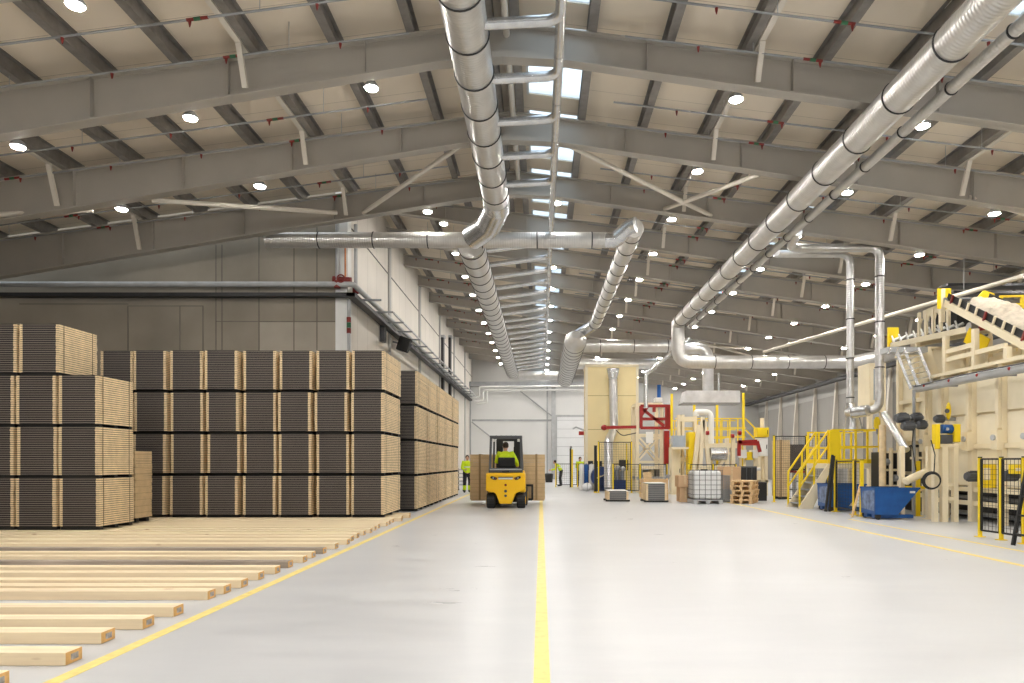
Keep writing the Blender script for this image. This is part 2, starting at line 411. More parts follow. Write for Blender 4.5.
# walls
def gable(x0, x1, f): return [(x0, 0), (x1, 0), (x1, f(x1)+PH), (x0, f(x0)+PH)]
struct('wall_back', MB().prism([(WN, 0), (WL, 0), (WL, top(WL)+PH), (WN, topl(WN)+PH+3)], 1, YC, YC+.3), 'concrete_l')
mb = MB().prism([(WL+.25, topl(WL+.25)+PH-.03), (RX, 8.80+PH-.03), (WL+.25, top(WL+.25)+PH)], 1, 18.6, 18.68)
struct('wall_gable', mb, 'roof')
struct('wall_left', MB().box((WL-.3, YC+.31, 0), (WL, Y1, 9.7)), 'wall_white')
struct('trim_5', MB().box((WL-.31, YC-.03, 0), (WL+.03, YC+.34, 9.35)), 'white')            # pale corner pier
struct('trim_6', MB().box((WL, YC+.35, 7.86), (WL+.012, Y1, 7.90)), 'dark')
for y in (24.6, 30.7, 36.8, 42.9, 49.0):
    struct('trim_7', MB().box((WL, y-.16, 0), (WL+.06, y+.16, 9.2)), 'wall_end')
for i, (pxa, pya, pxb, pyb) in enumerate(((259,236,259,350),(294,225,294,350),(317,218,317,350),(216,245,216,350),(222,245,222,350),(216,321.5,341,321.5),(128,306,203,306),(128,306,128,350),(180,306,180,350),(203,306,203,350),(20,304,128,304))):
    xx0, xx1 = sorted((xa(pxa,YC), xa(pxb,YC))); zz0, zz1 = sorted((za(pya,YC), za(pyb,YC)))
    struct('trim_11', MB().box((xx0-.015, YC-.006, zz0-.012), (xx1+.015, YC, zz1+.012)), 'joint')
struct('trim_12', MB().box((xa(259,YC)+.02, YC-.004, za(350,YC)-3), (WL-.32, YC, za(321.5,YC)-.02)), mat('paler_concrete', (.40,.36,.30), .8, var=.12, scale=.8))
struct('wall_near', MB().box((WN-.3, Y0, 0), (WN, YC, 6.9)), 'concrete_l')
struct('trim_13', MB().box((WR-1.1, 22, 5.62), (WR-.8, Y1, 5.80)), 'dark')
struct('wall_right', MB().box((WR, Y0, 0), (WR+.3, Y1, 7.0)), 'wall_grey')
struct('trim_8', MB().box((WR-.02, Y0, 5.1), (WR, Y1, 6.6)), 'wall_end')
for d in FR:                                                   # tapered wall stanchions
    mb = MB(); zt = bot(WR-.1)
    mb.prism([(WR-.02, 0), (WR-.02, zt), (WR-.16, zt), (WR-.55, 0)], 1, d-.012, d+.012)
    mb.prism([(WR-.16, zt), (WR-.13, zt), (WR-.52, 0), (WR-.55, 0)], 1, d-.09, d+.09)
    struct('wall_column', mb, 'steel_light')
struct('wall_end', MB().prism([(WL, 0), (WR, 0), (WR, top(WR)+PH), (WL, top(WL)+PH)], 1, Y1, Y1+.3), 'wall_end')
YW = 52.6
zw = za(387, YW)
struct('wall_far', MB().box((WL, YW, 0), (4.9, YW+.3, zw)), 'wall_door')
struct('trim_9', MB().box((WL+.01, YW-.5, zw), (4.9, YW+.35, zw+.35)), 'grey')
dr = struct('door_1', MB().box((xa(557,YW), YW-.05, 0), (4.7, YW, za(417,YW))), 'door')
MB().box((xa(557,YW)-.12, YW-.1, 0), (xa(557,YW), YW, za(415,YW))).build('door_frame', 'midgrey', dr)
MB().box((xa(557,YW), YW-.1, za(417,YW)), (4.8, YW, za(415,YW))).build('door_frame', 'midgrey', dr)
struct('wall_column', MB().box((xa(551.5,YW), YW-.3, 0), (xa(555.5,YW), YW-.02, zw)), 'midgrey')
struct('wall_column', MB().box((xa(546.5,YW), YW-.08, 0), (xa(548,YW), YW, zw)), 'midgrey')
struct('wall_column', MB().box((xa(469.5,YW), YW-.1, 0), (xa(471,YW), YW, zw)), 'midgrey')
struct('trim_10', MB().box((xa(472,YW), YW-.06, za(421.2,YW)), (xa(553,YW), YW, za(419.4,YW))), 'midgrey')
pipe_struct((xa(520,YW), YW-.2, za(391,YW)), (xa(553,YW), YW-.2, za(417,YW)), .045, 'midgrey', 'wall_brace')
pipe_struct((xa(472,YW), YW-.2, za(422,YW)), (xa(491,YW), YW-.2, za(437,YW)), .05, 'midgrey', 'wall_brace')

# ---------------------------------------------------------------- lamps
def make_lamp():
    r = thing('ceiling_lamp', 'x', 'lamp')
    MB().tube([(0,0,.02),(0,0,.05),(0,0,.12)], [.125,.125,.08], 20).build('lamp_housing', 'midgrey', r)
    MB().tube([(0,0,.019),(0,0,.0),(0,0,-.004)], [.100,.100,.09], 20).build('lamp_lens', 'lens', r)
    MB().tube([(0,0,.12),(0,0,.55)], .012, 6).build('hanger', 'midgrey', r)
    return r
rows0 = [(-9.25, 'in the outermost row over the stacked packs', [-2,-1,0,1]), (-6.2, 'in the row above the timber floor', [-2,-1,0,1]),
        (-3.0, 'in the row beside the long spiral duct', [-2,-1,0] + list(range(2, 14))), (.42, 'in the row along the ridge pipe', [-2] + list(range(2, 14))),
        (3.45, 'in the row between ridge and side duct', list(range(-2, 14))), (6.75, 'in the row beside the thin side pipe', list(range(-2, 14))),
        (10.0, 'in the row above the cream machine', list(range(-2, 14))), (13.3, 'in the row nearest the stanchion wall', list(range(0, 14)))]
lp = None
rows = [(x, t, ks + [-6,-5,-4,-3]) for x, t, ks in rows0]
for x, txt, ks in rows:
    for k in ks:
        d = 12.0+3.06*k+.38
        left_near = x < RX and d < 18.6
        z = (botl(x) if left_near else bot(x)) + .0
        lab = ('round ceiling lamp %s, by the %s roof beam' % (txt, ORDN[k+2])) if k >= -2 else ('lamp %s, %s one behind the camera' % (txt, ORDN[-k-3]))
        if lp is None: lp = make_lamp(); lp.location = (x,d,z); lp['label'] = lab; lp['group'] = 'ceiling lamps'
        else: dup(lp, (x,d,z), 0, lab)

# ---------------------------------------------------------------- sprinkler pipes along the beams
def sprinkler(x0, x1, y, fz, dz, label, nh):
    z = lambda x: fz(x)-dz
    r = thing('sprinkler_pipe', label, 'sprinkler pipe', (x0, y, z(x0)), 'sprinkler pipes under the roof')
    MB().tube([(x0,y,z(x0)), (x1,y,z(x1))], .018, 8).build('pipe', 'grey', r)
    for i in range(3):
        x = x0+(x1-x0)*(.15+.35*i); MB().tube([(x,y,z(x)),(x,y,fz(x)+PH-.01)], .006, 5).build('hanger_rod', 'midgrey', r)
    hd = None
    for i in range(nh):
        x = x0 + (x1-x0)*(i+.6)/nh
        if hd is None:
            hd = MB().tube([(x,y,z(x)-.02),(x,y,z(x)-.06),(x,y,z(x)-.11)], [.026,.02,.008], 8).build('sprinkler_head', 'redpipe', r); x_first = x
        else:
            c = hd.copy(); C.objects.link(c); c.parent = r; c.location = (x-x_first, 0, z(x)-z(x_first))
    for i in range(2):
        x = x0 + (x1-x0)*(.22+.45*i)
        MB().tube([(x-.16,y,z(x-.16)),(x+.16,y,z(x+.16))], .024, 8).build('red_coupling', 'redpipe', r)
        MB().tube([(x-.05,y,z(x-.05)),(x+.05,y,z(x+.05))], .027, 8).build('green_coupling', 'green', r)
for k in range(-1, 12):
    d = 12.0+3.06*k
    for j, (dy, dz) in enumerate(((-.35, .16), (1.5, .30))):
        if k > 6 and j: continue
        w_ = ('just before the %s roof beam' if j == 0 else 'midway past the %s roof beam') % ORDN[k+2]
        sprinkler(1.4, 15.6, d+dy, top, dz, 'sprinkler pipe with red heads, machine side, ' + w_, 7)
        if d+dy < 18.5: sprinkler(-2.2, -15.5, d+dy, topl, dz, 'sprinkler pipe with red heads, stack side, ' + w_, 7)
        elif j == 0: sprinkler(-2.6, WL+.2, d+dy, top, dz, 'short sprinkler pipe by the pale wall, ' + w_, 3)
# ---------------------------------------------------------------- ducts
def banded(root, p, q, r, step, first=.3, name='joint_band', m='dark', w=.016):
    p, q = V(p), V(q); d = q-p; n = int((d.length-first)/step)+1; dn = d.normalized(); src = None
    for i in range(n):
        c = p+dn*(first+i*step)
        if src is None: src = MB().torus(c, dn, r+.002, w).build(name, m, root); c0 = c
        else:
            o = src.copy(); C.objects.link(o); o.parent = root; o.location = c-c0
def duct(label, segs, bands, loc, cat='duct', m='duct_y', n=28, name='ventilation_duct'):
    r = thing(name, label, cat, loc)
    for pts, rad, bend, mm in segs: MB().tube(pts, rad, n, bend).build('duct_run', mm or m, r)
    for p, q, rad, st, fi in bands: banded(r, p, q, rad, st, fi)
    return r
hz = lambda h: h+CH
L1a, L1b = V((-1.08, -2.5, hz(6.3))), V((-1.08, 16.75, hz(6.3)))
r1 = duct('large spiral duct hanging under the ridge, from overhead down to the cross duct', [([L1a, L1b], .31, 0, 'duct_y'),
      ([L1b+V((0,-.02,0)), V((-1.08, 17.25, hz(6.28))), V((-1.35, 17.9, hz(6.02))), V((-1.80, 18.35, hz(5.88)))], .315, .5, 'galv')],
     [(L1a, L1b, .31, 1.0, .8)], L1b)
L2a, L2b = V((-1.90, 18.95, hz(5.88))), V((-1.90, 46.5, hz(5.88)))
duct('long pale spiral duct with dark rings running from cross duct to the end wall', [([L2a, L2b], .36, 0, 'duct_y')], [(L2a, L2b, .36, .92, .15)], L2a)
H1 = [V((-7.3, 18.62, hz(5.9))), V((1.72, 18.62, hz(5.9)))]
duct('straight cross duct running from over the stacks past the ridge', [(H1, .205, 0, 'duct_x'), ([H1[1]-V((.03,0,0)), H1[1]+V((.25,0,.0)), V((2.35,18.45,hz(6.2))), V((2.5,18.35,hz(6.22)))], .21, .25, 'galv')],
     [(H1[0], H1[1], .205, 1.45, 1.4)], H1[0])
Ma, Mb = V((2.45, 18.4, hz(6.15))), V((2.42, 31.0, hz(6.15)))
duct('slim banded duct sloping away between the lamps, joining the wide far duct', [([Ma, Mb], .255, 0, 'duct_y'), ([Mb-V((0,.03,0)), Mb+V((-.05,.35,0)), V((1.62, 31.9, hz(5.75)))], .26, .3, 'galv')],
     [(Ma, Mb, .255, 1.1, .5)], Ma)
Na, Nb = V((1.55, 31.4, hz(5.45))), V((1.60, 46.5, hz(5.45)))
duct('wide far duct of bright sheet steel in front of the end wall', [([Na-V((0,.35,-.2)), Na-V((0,.22,-.12)), Na-V((0,.02,0)), Na+V((0,.3,0)), Nb], [.20,.36,.46,.49,.49], 0, 'duct_y')], [(Na, Nb, .49, 1.0, .6)], Na)
duct('short cross duct closing the two far ducts by the end wall', [([V((-1.5, 46.95, hz(5.80))), V((1.35, 46.95, hz(5.80)))], .30, 0, 'duct_x')], [], (0,46.95,hz(5.80)))
Ra, Rb = V((5.60, -2.5, hz(5.72))), V((5.62, 28.2, hz(5.72)))
zr = za(361, 28.5)
R3 = [V((5.62,28.15,hz(5.72))), V((5.62,28.75,hz(5.72))), V((5.64,28.8,zr)), V((12.9,28.8,zr)), V((14.6,28.8,zr+.35))]
duct('large side duct that drops at its far end and runs across', [([Ra, Rb], .255, 0, 'duct_y'), (R3, .265, .55, 'duct_x')],
     [(Ra, Rb, .255, 1.42, .7), (R3[2]+V((.9,0,0)), R3[3], .265, 1.5, .6)], Rb)
Sa, Sb = V((6.26, -2.5, hz(5.70))), V((6.26, 29.5, hz(5.70)))
duct('thin side pipe hanging beside the large side duct', [([Sa, Sb], .092, 0, 'duct_y')], [(Sa, Sb, .092, 1.42, .4)], Sb, n=18, cat='pipe', name='extraction_pipe')
# ridge pipe with its rungs to the ducts
rg = thing('extraction_pipe', 'thin bright pipe along the ridge with side branches like ladder rungs', 'pipe', (.28, 18, hz(6.38)))
MB().tube([(.28,-2.5,hz(6.38)), (.28,48,hz(6.38))], .075, 16).build('main_pipe', 'galv', rg)
d = 7.1
while d < 46:
    if d < 16.9 or d > 19.2:
        xl, hl = (-.84, 6.24) if d < 17 else (-1.62, 6.05)
        mb = MB().tube([(.28, d-.45, hz(6.375)), (.28, d, hz(6.30)), (xl, d, hz(hl))], .078, 14, .22)
        mb.build('branch_pipe', 'galv', rg)
    d += 1.44
# drop pipes to the platform funnel
za_ = za(404,19.6)
dp = duct('upright silver pipe dropping into the funnel on the yellow platform', [([V((6.35,18.9,hz(5.66))), V((6.5,19.5,hz(5.80))), V((8.66,19.6,hz(5.82))), V((8.66,19.6,za_))], .10, .3, 'duct_z')],
     [((8.66,19.6,hz(5.2)), (8.66,19.6,za_), .10, 1.1, .1)], (8.66,19.6,0), 'pipe', n=18, name='extraction_pipe')
mb = MB().rings([V((8.66,19.6,za_+.02)), V((8.68,19.6,za_-.1)), V((8.75,19.6,za(424,19.6))), V((8.75,19.6,za(431.8,19.6)))], [(V((1,0,0)),V((0,1,0)))]*4, [.13,.15,.22,.26], 18)
mb.build('funnel', 'galv', dp)
zb_ = za(409,18.3)
dp = duct('upright silver pipe before the cream cabinet, ending in a bent chute', [([V((6.35,17.3,hz(5.68))), V((6.55,18.4,hz(5.62))), V((8.95,18.5,hz(5.66))), V((8.95,18.5,zb_)), V((8.3,18.9,zb_-.05)), V((8.55,19.45,za_-.25))], .112, .28, 'duct_z'),
      ([P(884,414,18.1), P(893,428,17.6), P(906,450,16.95)], .09, 0, 'duct_z')],
     [((8.95,18.5,hz(5.0)), (8.95,18.5,zb_+.2), .112, 1.2, .1)], (8.78,18.3,0), 'pipe', n=18, name='extraction_pipe')
MB().tube([(8.62,18.45,zb_-.03),(8.38,18.8,zb_-.06)], .15, 18).build('flexible_hose', 'galv', dp)
# far hood and its duct
DH = 30.0
hd = thing('extraction_hood', 'silver sheet metal hood hanging over the far cream machine', 'hood', (xa(713,DH), DH+.6, za(403,DH)))
x0,x1,zz0,zz1 = xa(687,DH), xa(740,DH), za(403,DH), za(390.5,DH)
MB().prism([(x0-.16,zz0),(x1,zz0),(x1,zz1),(x0-.02,zz1)], 1, DH, DH+1.0).build('hood_body', mat('hood_sheet', (.82,.83,.87), .4), hd)
MB().prism([(x0-.17,zz0-.03),(x1+.02,zz0-.03),(x1+.02,zz0+.02),(x0-.17,zz0+.02)], 1, DH-.02, DH+1.02).build('rim', 'grey', hd)
xh = xa(708,DH+.7)
MB().tube([(5.9,DH+.9,hz(5.0)),(xh,DH+.7,hz(5.0)),(xh,DH+.7,zz1)], .24, 22, .5).build('duct_run', 'duct_z', hd)
for i in range(2): MB().tube([(xh+.42*(i)-.05+.1,DH+.7,zz1+.01),(xh+.42*i+.05,DH+.7,hz(3.9))], .05, 12).build('hanger_pipe', 'galv', hd)
# other far runs
duct('horizontal far duct between wide far duct and side duct drop', [([V((1.9,33.2,za(346,33.2))), V((7.4,33.2,za(346,33.2)))], .30, 0, 'duct_x')], [((2.6,33.2,za(346,33.2)),(7.2,33.2,za(346,33.2)),.30,1.6,.2)], (4,33.2,6))
duct('lower horizontal far duct above the cream tower', [([V((1.9,40,za(364,40))), V((6.6,40,za(364,40)))], .30, 0, 'duct_x')], [], (4,40,6.8))
s = 29.0
duct('thin bent pipe coming down to the red and cream gantry', [([P(690,338,s), P(675,350,s), P(646,374,s), P(646,408,s)], .085, .2, 'galv')], [], P(646,408,s), 'pipe', n=14, name='extraction_pipe')
duct('straight white pipe low across the right wall stanchions', [([P(764,357.5,34.9), P(845,357,34.9), P(866,354,34.9)], .20, .2, 'galv')], [], P(800,357,34.9), 'pipe', name='extraction_pipe')
# end wall pipes
for py, xl, txt in ((387.0, 479, 'upper'), (390.5, 483, 'lower')):
    dd = 51.9
    duct('%s white pipe running along the top of the white end wall' % txt, [([P(xl-9,397+ (py-386),dd), P(xl,396+(py-386),dd), P(xl,py,dd), P(590,py-1,dd)], .075, .2, 'white')], [], P(530,py,dd), 'pipe', n=12, name='heating_pipe')
duct('white pipe bending down at the corner of the end wall', [([P(487,391,51.9), P(487,403,51.9), P(476,404,51.9)], .07, .15, 'white')], [], P(487,395,51.9), 'pipe', n=12, name='heating_pipe')

# ---------------------------------------------------------------- services along the concrete and pale wall
zp, zc = za(285,19.2), za(296,19.2)
duct('long grey pipe along the concrete wall, turning down the pale wall', [([V((-16.9,19.12,zp)), V((WL+.22,19.12,zp)), V((WL+.22,51.8,zp))], .075, .15, 'midgrey')], [], (WL,19.1,zp), 'pipe', n=12, name='service_pipe')
ct = thing('cable_tray', 'dark cable tray below the pipe on the concrete and pale walls', 'cable tray', (WL,19.1,zc))
MB().box((-16.9,19.0,zc-.05),(WL+.28,19.25,zc+.05)).build('tray', 'dark', ct)
MB().box((WL+.06,19.0,zc-.06),(WL+.30,51.5,zc+.05)).build('tray', 'dark', ct)
tr = thing('pipe_rack', 'pale ladder-like pipe rack bolted along the long pale wall', 'pipe rack', (WL+.3,24,zc+.25))
for x in (WL+.12, WL+.62): MB().box((x-.02,22.5,zc+.20),(x+.02,51.5,zc+.26)).build('side_rail', 'midgrey', tr)
rb = None
for i in range(19):
    y = 20.4+1.65*i
    if rb is None: rb = MB().box((WL+.01,y-.03,zc+.14),(WL+.70,y+.03,zc+.19)).build('bracket', 'grey', tr)
    else:
        o = rb.copy(); C.objects.link(o); o.parent = tr; o.location.y = 1.65*i
for i, (x, lab) in enumerate(((xa(336,19.15), 'concrete side'), (xa(357,19.6), 'pale side'))):
    y = 19.14 if i == 0 else 19.75
    xx = WL-.22 if i == 0 else WL+.12
    r = thing('service_pipe', 'upright grey pipe at the wall corner, %s' % lab, 'pipe', (xx,y,zp))
    MB().tube([(xx,y,zp-.1),(xx,y,8.0)], .05, 12).build('pipe', 'midgrey', r)
    MB().tube([(xx,y,zp-.1),(xx,y,zp+.1)], .09, 12).build('red_coupling', 'redpipe', r)
r = thing('service_pipe', 'orange-red riser pipe on the pale corner pier', 'pipe', (WL-.02,19.2,zp))
MB().tube([(WL-.02,19.2,zp+.1),(WL-.02,19.2,7.6)], .022, 10).build('pipe', mat('orange_pipe',(.6,.22,.06),.5), r)
MB().tube([(WL-.35,19.18,zp+.16),(WL+.15,19.18,zp+.12)], .085, 12).build('valve_body', 'redpipe', r)
MB().torus((WL-.1,19.05,zp+.14),(0,1,0),.10,.02).build('valve_wheel', 'redpipe', r)
r = thing('service_pipe', 'grey pipe with red and green couplings below the corner', 'pipe', (WL+.05,19.2,3.2))
MB().tube([(WL+.08,19.2,3.2),(WL+.08,19.2,zc-.1)], .045, 10).build('pipe', 'midgrey', r)
for z_, m_ in ((5.2,'redpipe'),(5.05,'green'),(4.9,'redpipe')): MB().tube([(WL+.08,19.2,z_-.07),(WL+.08,19.2,z_+.07)], .062, 10).build('coupling', m_, r)
ct = thing('cable_tray', 'dark cable tray hung across behind the yellow guard plate', 'cable tray', (13,19.2,5.95))
for dz in (0,.28):
    MB().box((11.2,19.0+dz,5.88+dz),(16.2,19.45+dz,5.95+dz)).build('tray', 'dark', ct)
for x in (11.6,13.6,15.6): MB().tube([(x,19.2,5.95),(x,19.2,top(x)+PH)],.012,6).build('hanger_rod', 'midgrey', ct)
# black heater panel on a bracket
hp = thing('fan_heater', 'black box heater tilted on a bracket on the pale wall', 'heater', (WL+.4,25.0,4.9))
mb = MB(); c = V((WL+.42, 25.2, za(344.5,25.2))); mb.bar(c+V((.08,0,.24)), c-V((.08,0,.24)), .42, .30, (0,1,0)); mb.build('case', 'black', hp, .03)
MB().bar(c+V((.19,-.1,.05)), c+V((.06,-.1,-.17)), .3, .06, (0,1,0)).build('grille', 'char', hp)
MB().bar((WL+.01,25.2,c.z+.1), c, .06, .06).build('bracket', 'grey', hp)
r = thing('control_box', 'small dark box on the pale wall beside the heater', 'box', (WL+.1,23.5,5.6))
MB().box((WL+.01,23.2,za(334,23.5)-.3),(WL+.16,23.5,za(334,23.5)+.35)).build('case', 'char', r); MB().box((WL+.16,23.25,za(334,23.5)-.25),(WL+.17,23.45,za(334,23.5)+.25)).build('lid', 'dark', r)
for y, t in ((37.6,'nearer'),(40.6,'farther')):
    r = thing('downpipe', '%s dark upright pipe on the pale wall above the packs' % t, 'pipe', (WL+.1,y,4))
    MB().box((WL+.01,y-.22,3.2),(WL+.14,y+.22,za(338,y))).build('pipe', 'dark', r); MB().box((WL+.01,y-.26,za(338,y)),(WL+.2,y+.26,za(338,y)+.12)).build('top_cap', 'midgrey', r)
# ---------------------------------------------------------------- timbers on the floor
TZ = .085
def make_timber(m, length, width, label):
    r = thing('squared_timber', label, 'timber', (0,0,0), 'squared timbers laid across the floor')
    MB().box((-length,0,.001),(0,width,TZ)).build('timber_body', m, r, .004)
    MB().box((0,.002,.004),(.003,width-.002,TZ-.003)).build('end_grain', 'endgrain', r)
    MB().box((.003,width*.3,TZ*.28),(.0045,width*.75,TZ*.75)).build('ink_stamp', 'stamp', r)
    return r
ys = [3.93, 4.46, 4.99, 5.42, 5.86, 6.58, 6.86, 7.20, 7.68, 8.10, 8.56, 9.00, 9.42, 9.88, 10.42, 10.98, 11.45, 11.9, 12.35, 12.75, 13.2, 13.65, 14.1, 14.5, 14.95, 15.3, 15.75, 16.2, 16.65]
protoA = protoB = None
for i, y in enumerate(ys):
    grey = i in (10, 13)
    extra = ', weathered grey along its side' if grey else ''
    lab = 'pale squared timber on the floor, %s from the camera%s' % (ORDN[i], extra)
    x = -3.09 + random.uniform(-.05,.05)
    if i == 1: x = -3.03
    if i >= 20: x = -3.08 + random.uniform(-.12,.05)
    if grey:
        if protoB is None: o = protoB = make_timber('wood_grey', 10.0, .16, lab)
        else: o = dup(protoB, label=lab)
    else:
        if protoA is None: o = protoA = make_timber('wood', 10.0, .16, lab)
        else: o = dup(protoA, label=lab)
    o.location = (x, y, random.uniform(0,.001)); o.rotation_euler = (0,0,random.uniform(-.004,.004))
    o.scale.x = random.choice((1.0, .97, .985, 1.02))

# ---------------------------------------------------------------- packs of boards
PW, PHH, NB = .71, .845, 22
def make_pack(length, seed):
    """origin: aisle-side front lower corner; extends to -x, +y, +z.  Bearers .06 high below the boards."""
    rn = random.Random(seed); r = thing('board_pack', 'x', 'pack of boards')
    b0 = .062; bh = (PHH)/NB
    MB().box((-PW+.058,.012,b0),(-.058,length-.012,b0+PHH-.004)).build('board_stack', 'board_cam', r)
    for sx in (0, 1):
        mb = MB(); 
        for i in range(NB):
            a = rn.uniform(-.006,.006); e = rn.uniform(-.006,.006); z = b0+i*bh
            xx0, xx1 = (-.058,-.002+e) if sx == 0 else (-PW+.002+e,-PW+.058)
            mb.box((xx0, .006+a, z+.002),(xx1, length-.006+a, z+bh*.80))
        mb.build('edge_boards', 'board', r)
        MB().box(((-.05,.014,b0) if sx == 0 else (-PW+.014,.014,b0)), ((-.014,length-.014,b0+PHH-.01) if sx == 0 else (-PW+.05,length-.014,b0+PHH-.01))).build('edge_core', 'gap', r)
    for f in (.12, .86):
        y = length*f
        mb = MB(); mb.box((.004,y-.007,b0-.004),(.0065,y+.007,b0+PHH+.004)); mb.box((-PW-.0065,y-.007,b0-.004),(-PW-.004,y+.007,b0+PHH+.004)); mb.box((-PW-.006,y-.007,b0+PHH+.002),(.006,y+.007,b0+PHH+.005))
        mb.build('strap', 'strap', r)
    MB().box((-PW+.02,.02,b0+PHH-.003),(-.02,length-.02,b0+PHH+.006)).build('cover_sheet', 'black', r)
    for f in (.08, .5, .92):
        MB().box((-PW+.01,length*f-.05,.002),(-.01,length*f+.05,b0-.004)).build('bearer', 'black', r)
    return r
protos = {}
def pack(L, x, y, z, label, group, s=1.0, rz=0.0):
    key = (L, random.randrange(3))
    if key not in protos:
        o = protos[key] = make_pack(*key); o['label'] = label; o['group'] = group
    else: o = dup(protos[key], label=label, group=group)
    o.location = (x,y,z); o.rotation_euler = (0,0,rz); o.scale = (1,1,s); return o
TIER = ['bottom', 'second', 'third', 'top']
st = .912; YB = 15.25
bx = [px for px in (381.8, 345.5, 309.5, 272.5, 235.8, 199.0, 163.0, 128.0)]
for c, px in enumerate(bx):
    for t in range(4):
        jx, jy = random.uniform(-.025,.025), random.uniform(-.04,.06)
        if c == 0: jx *= .3; jy *= .3
        pack(1.80, xa(px+2, YB)+jx, YB+.02+jy, TZ+.004+t*st, 'dark-ended board pack, long row by concrete wall, %s column from aisle, %s tier' % (ORDN[c], TIER[t]), 'board packs in the long row', 1.0)
YL, stl = 12.42, .914
for c, px in enumerate((97.6, 54.8, 11.8)):
    for t in range(3):
        pack(1.08, xa(px,YL)+random.uniform(-.008,.008), YL+.02+random.uniform(-.02,.03), TZ+.004+t*stl, 'dark-ended board pack, stepped block on timbers, %s column from pale side, %s tier' % (ORDN[c], TIER[t]), 'board packs in the near block', 1.02)
for c, px in enumerate((58.0, 15.5)):
    pack(1.08, xa(px,YL), YL+.02, TZ+.004+3*stl, 'dark-ended board pack topping the stepped block, %s from the pale side' % ORDN[c], 'board packs in the near block', 1.02)
YR = 18.4
for i in range(5):
    for t in range(4):
        pack(1.78, -3.26+random.uniform(-.02,.02), YR+i*1.86+random.uniform(-.01,.02), .004+t*.925, 'pale-sided board pack, aisle row along pale wall, %s from dark end, %s tier' % (ORDN[i], TIER[t]), 'board packs in the aisle row', 1.015)
# tan packs without dark ends
def tan_pack(name, label, x0, x1, y0, y1, z0, z1, nstrap, axis=0):
    r = thing(name, label, 'pack of boards', ((x0+x1)/2,(y0+y1)/2,z0))
    mb = MB(); n = max(4, round((z1-z0-.03)/.05)); h = (z1-z0-.03)/n
    for i in range(n):
        a = random.uniform(-.004,.004); mb.box((x0+a,y0+a,z0+.03+i*h),(x1+a,y1+a,z0+.03+(i+1)*h-.004))
    mb.build('board_stack', 'board_tan', r)
    for i in range(nstrap):
        f = (i+.5)/nstrap if nstrap > 2 else (.13,.885)[i]
        mb = MB(); x = x0+(x1-x0)*f
        mb.box((x-.03,y0-.012,z0+.02),(x+.03,y0-.006,z1+.004)); mb.box((x-.03,y0-.012,z1+.004),(x+.03,y1+.012,z1+.01)); mb.build('strap', 'strap_tan', r)
    for i in range(2):
        y = y0+(y1-y0)*(.2+.6*i); MB().box((x0+.02,y-.05,z0-.06 if nstrap != 2 else z0-.01),(x1-.02,y+.05,z0+.026)).build('bearer', 'black' if nstrap != 2 else 'board_tan', r)
    return r
tan_pack('board_pack', 'tan board pack without dark end, standing behind the stepped block', -8.86, -8.06, 13.9, 14.5, TZ+.065, 1.52, 1)

# ---------------------------------------------------------------- people
def limb_chain(mb, pts, rads, n=12): mb.tube(pts, rads, n)
def hand(mb, wrist, d, side, palm_n, curl=.5, s=1.0):
    """palm plus five separate, unequal, bent fingers"""
    d = V(d).normalized(); pn = V(palm_n); pn = (pn-d*pn.dot(d)).normalized(); sd = d.cross(pn)*side
    w = V(wrist)
    R = [(sd,pn)]*3
    mb.rings([w, w+d*.045*s, w+d*.095*s], R, [(.027*s,.019*s),(.040*s,.017*s),(.040*s,.014*s)], 12)
    for i, (o, L) in enumerate(((-.030,.068),(-.010,.078),(.011,.073),(.030,.058))):
        b = w+d*.088*s+sd*o*s; a1, a2 = curl*.5, curl*1.3
        q1 = b+(d*math.cos(a1)+pn*math.sin(a1))*L*.45*s; q2 = q1+(d*math.cos(a2)+pn*math.sin(a2))*L*.32*s; a3 = a2+curl*.6
        q3 = q2+(d*math.cos(a3)+pn*math.sin(a3))*L*.25*s
        mb.tube([b,q1,q2,q3], [.0092*s,.0088*s,.008*s,.006*s], 8)
    b = w+d*.03*s-sd*.03*s
    mb.tube([b, b-sd*.022*s+d*.03*s+pn*.01*s, b-sd*.026*s+d*.055*s+pn*.02*s, b-sd*.02*s+d*.072*s+pn*.028*s], [.012*s,.0105*s,.0095*s,.007*s], 8)
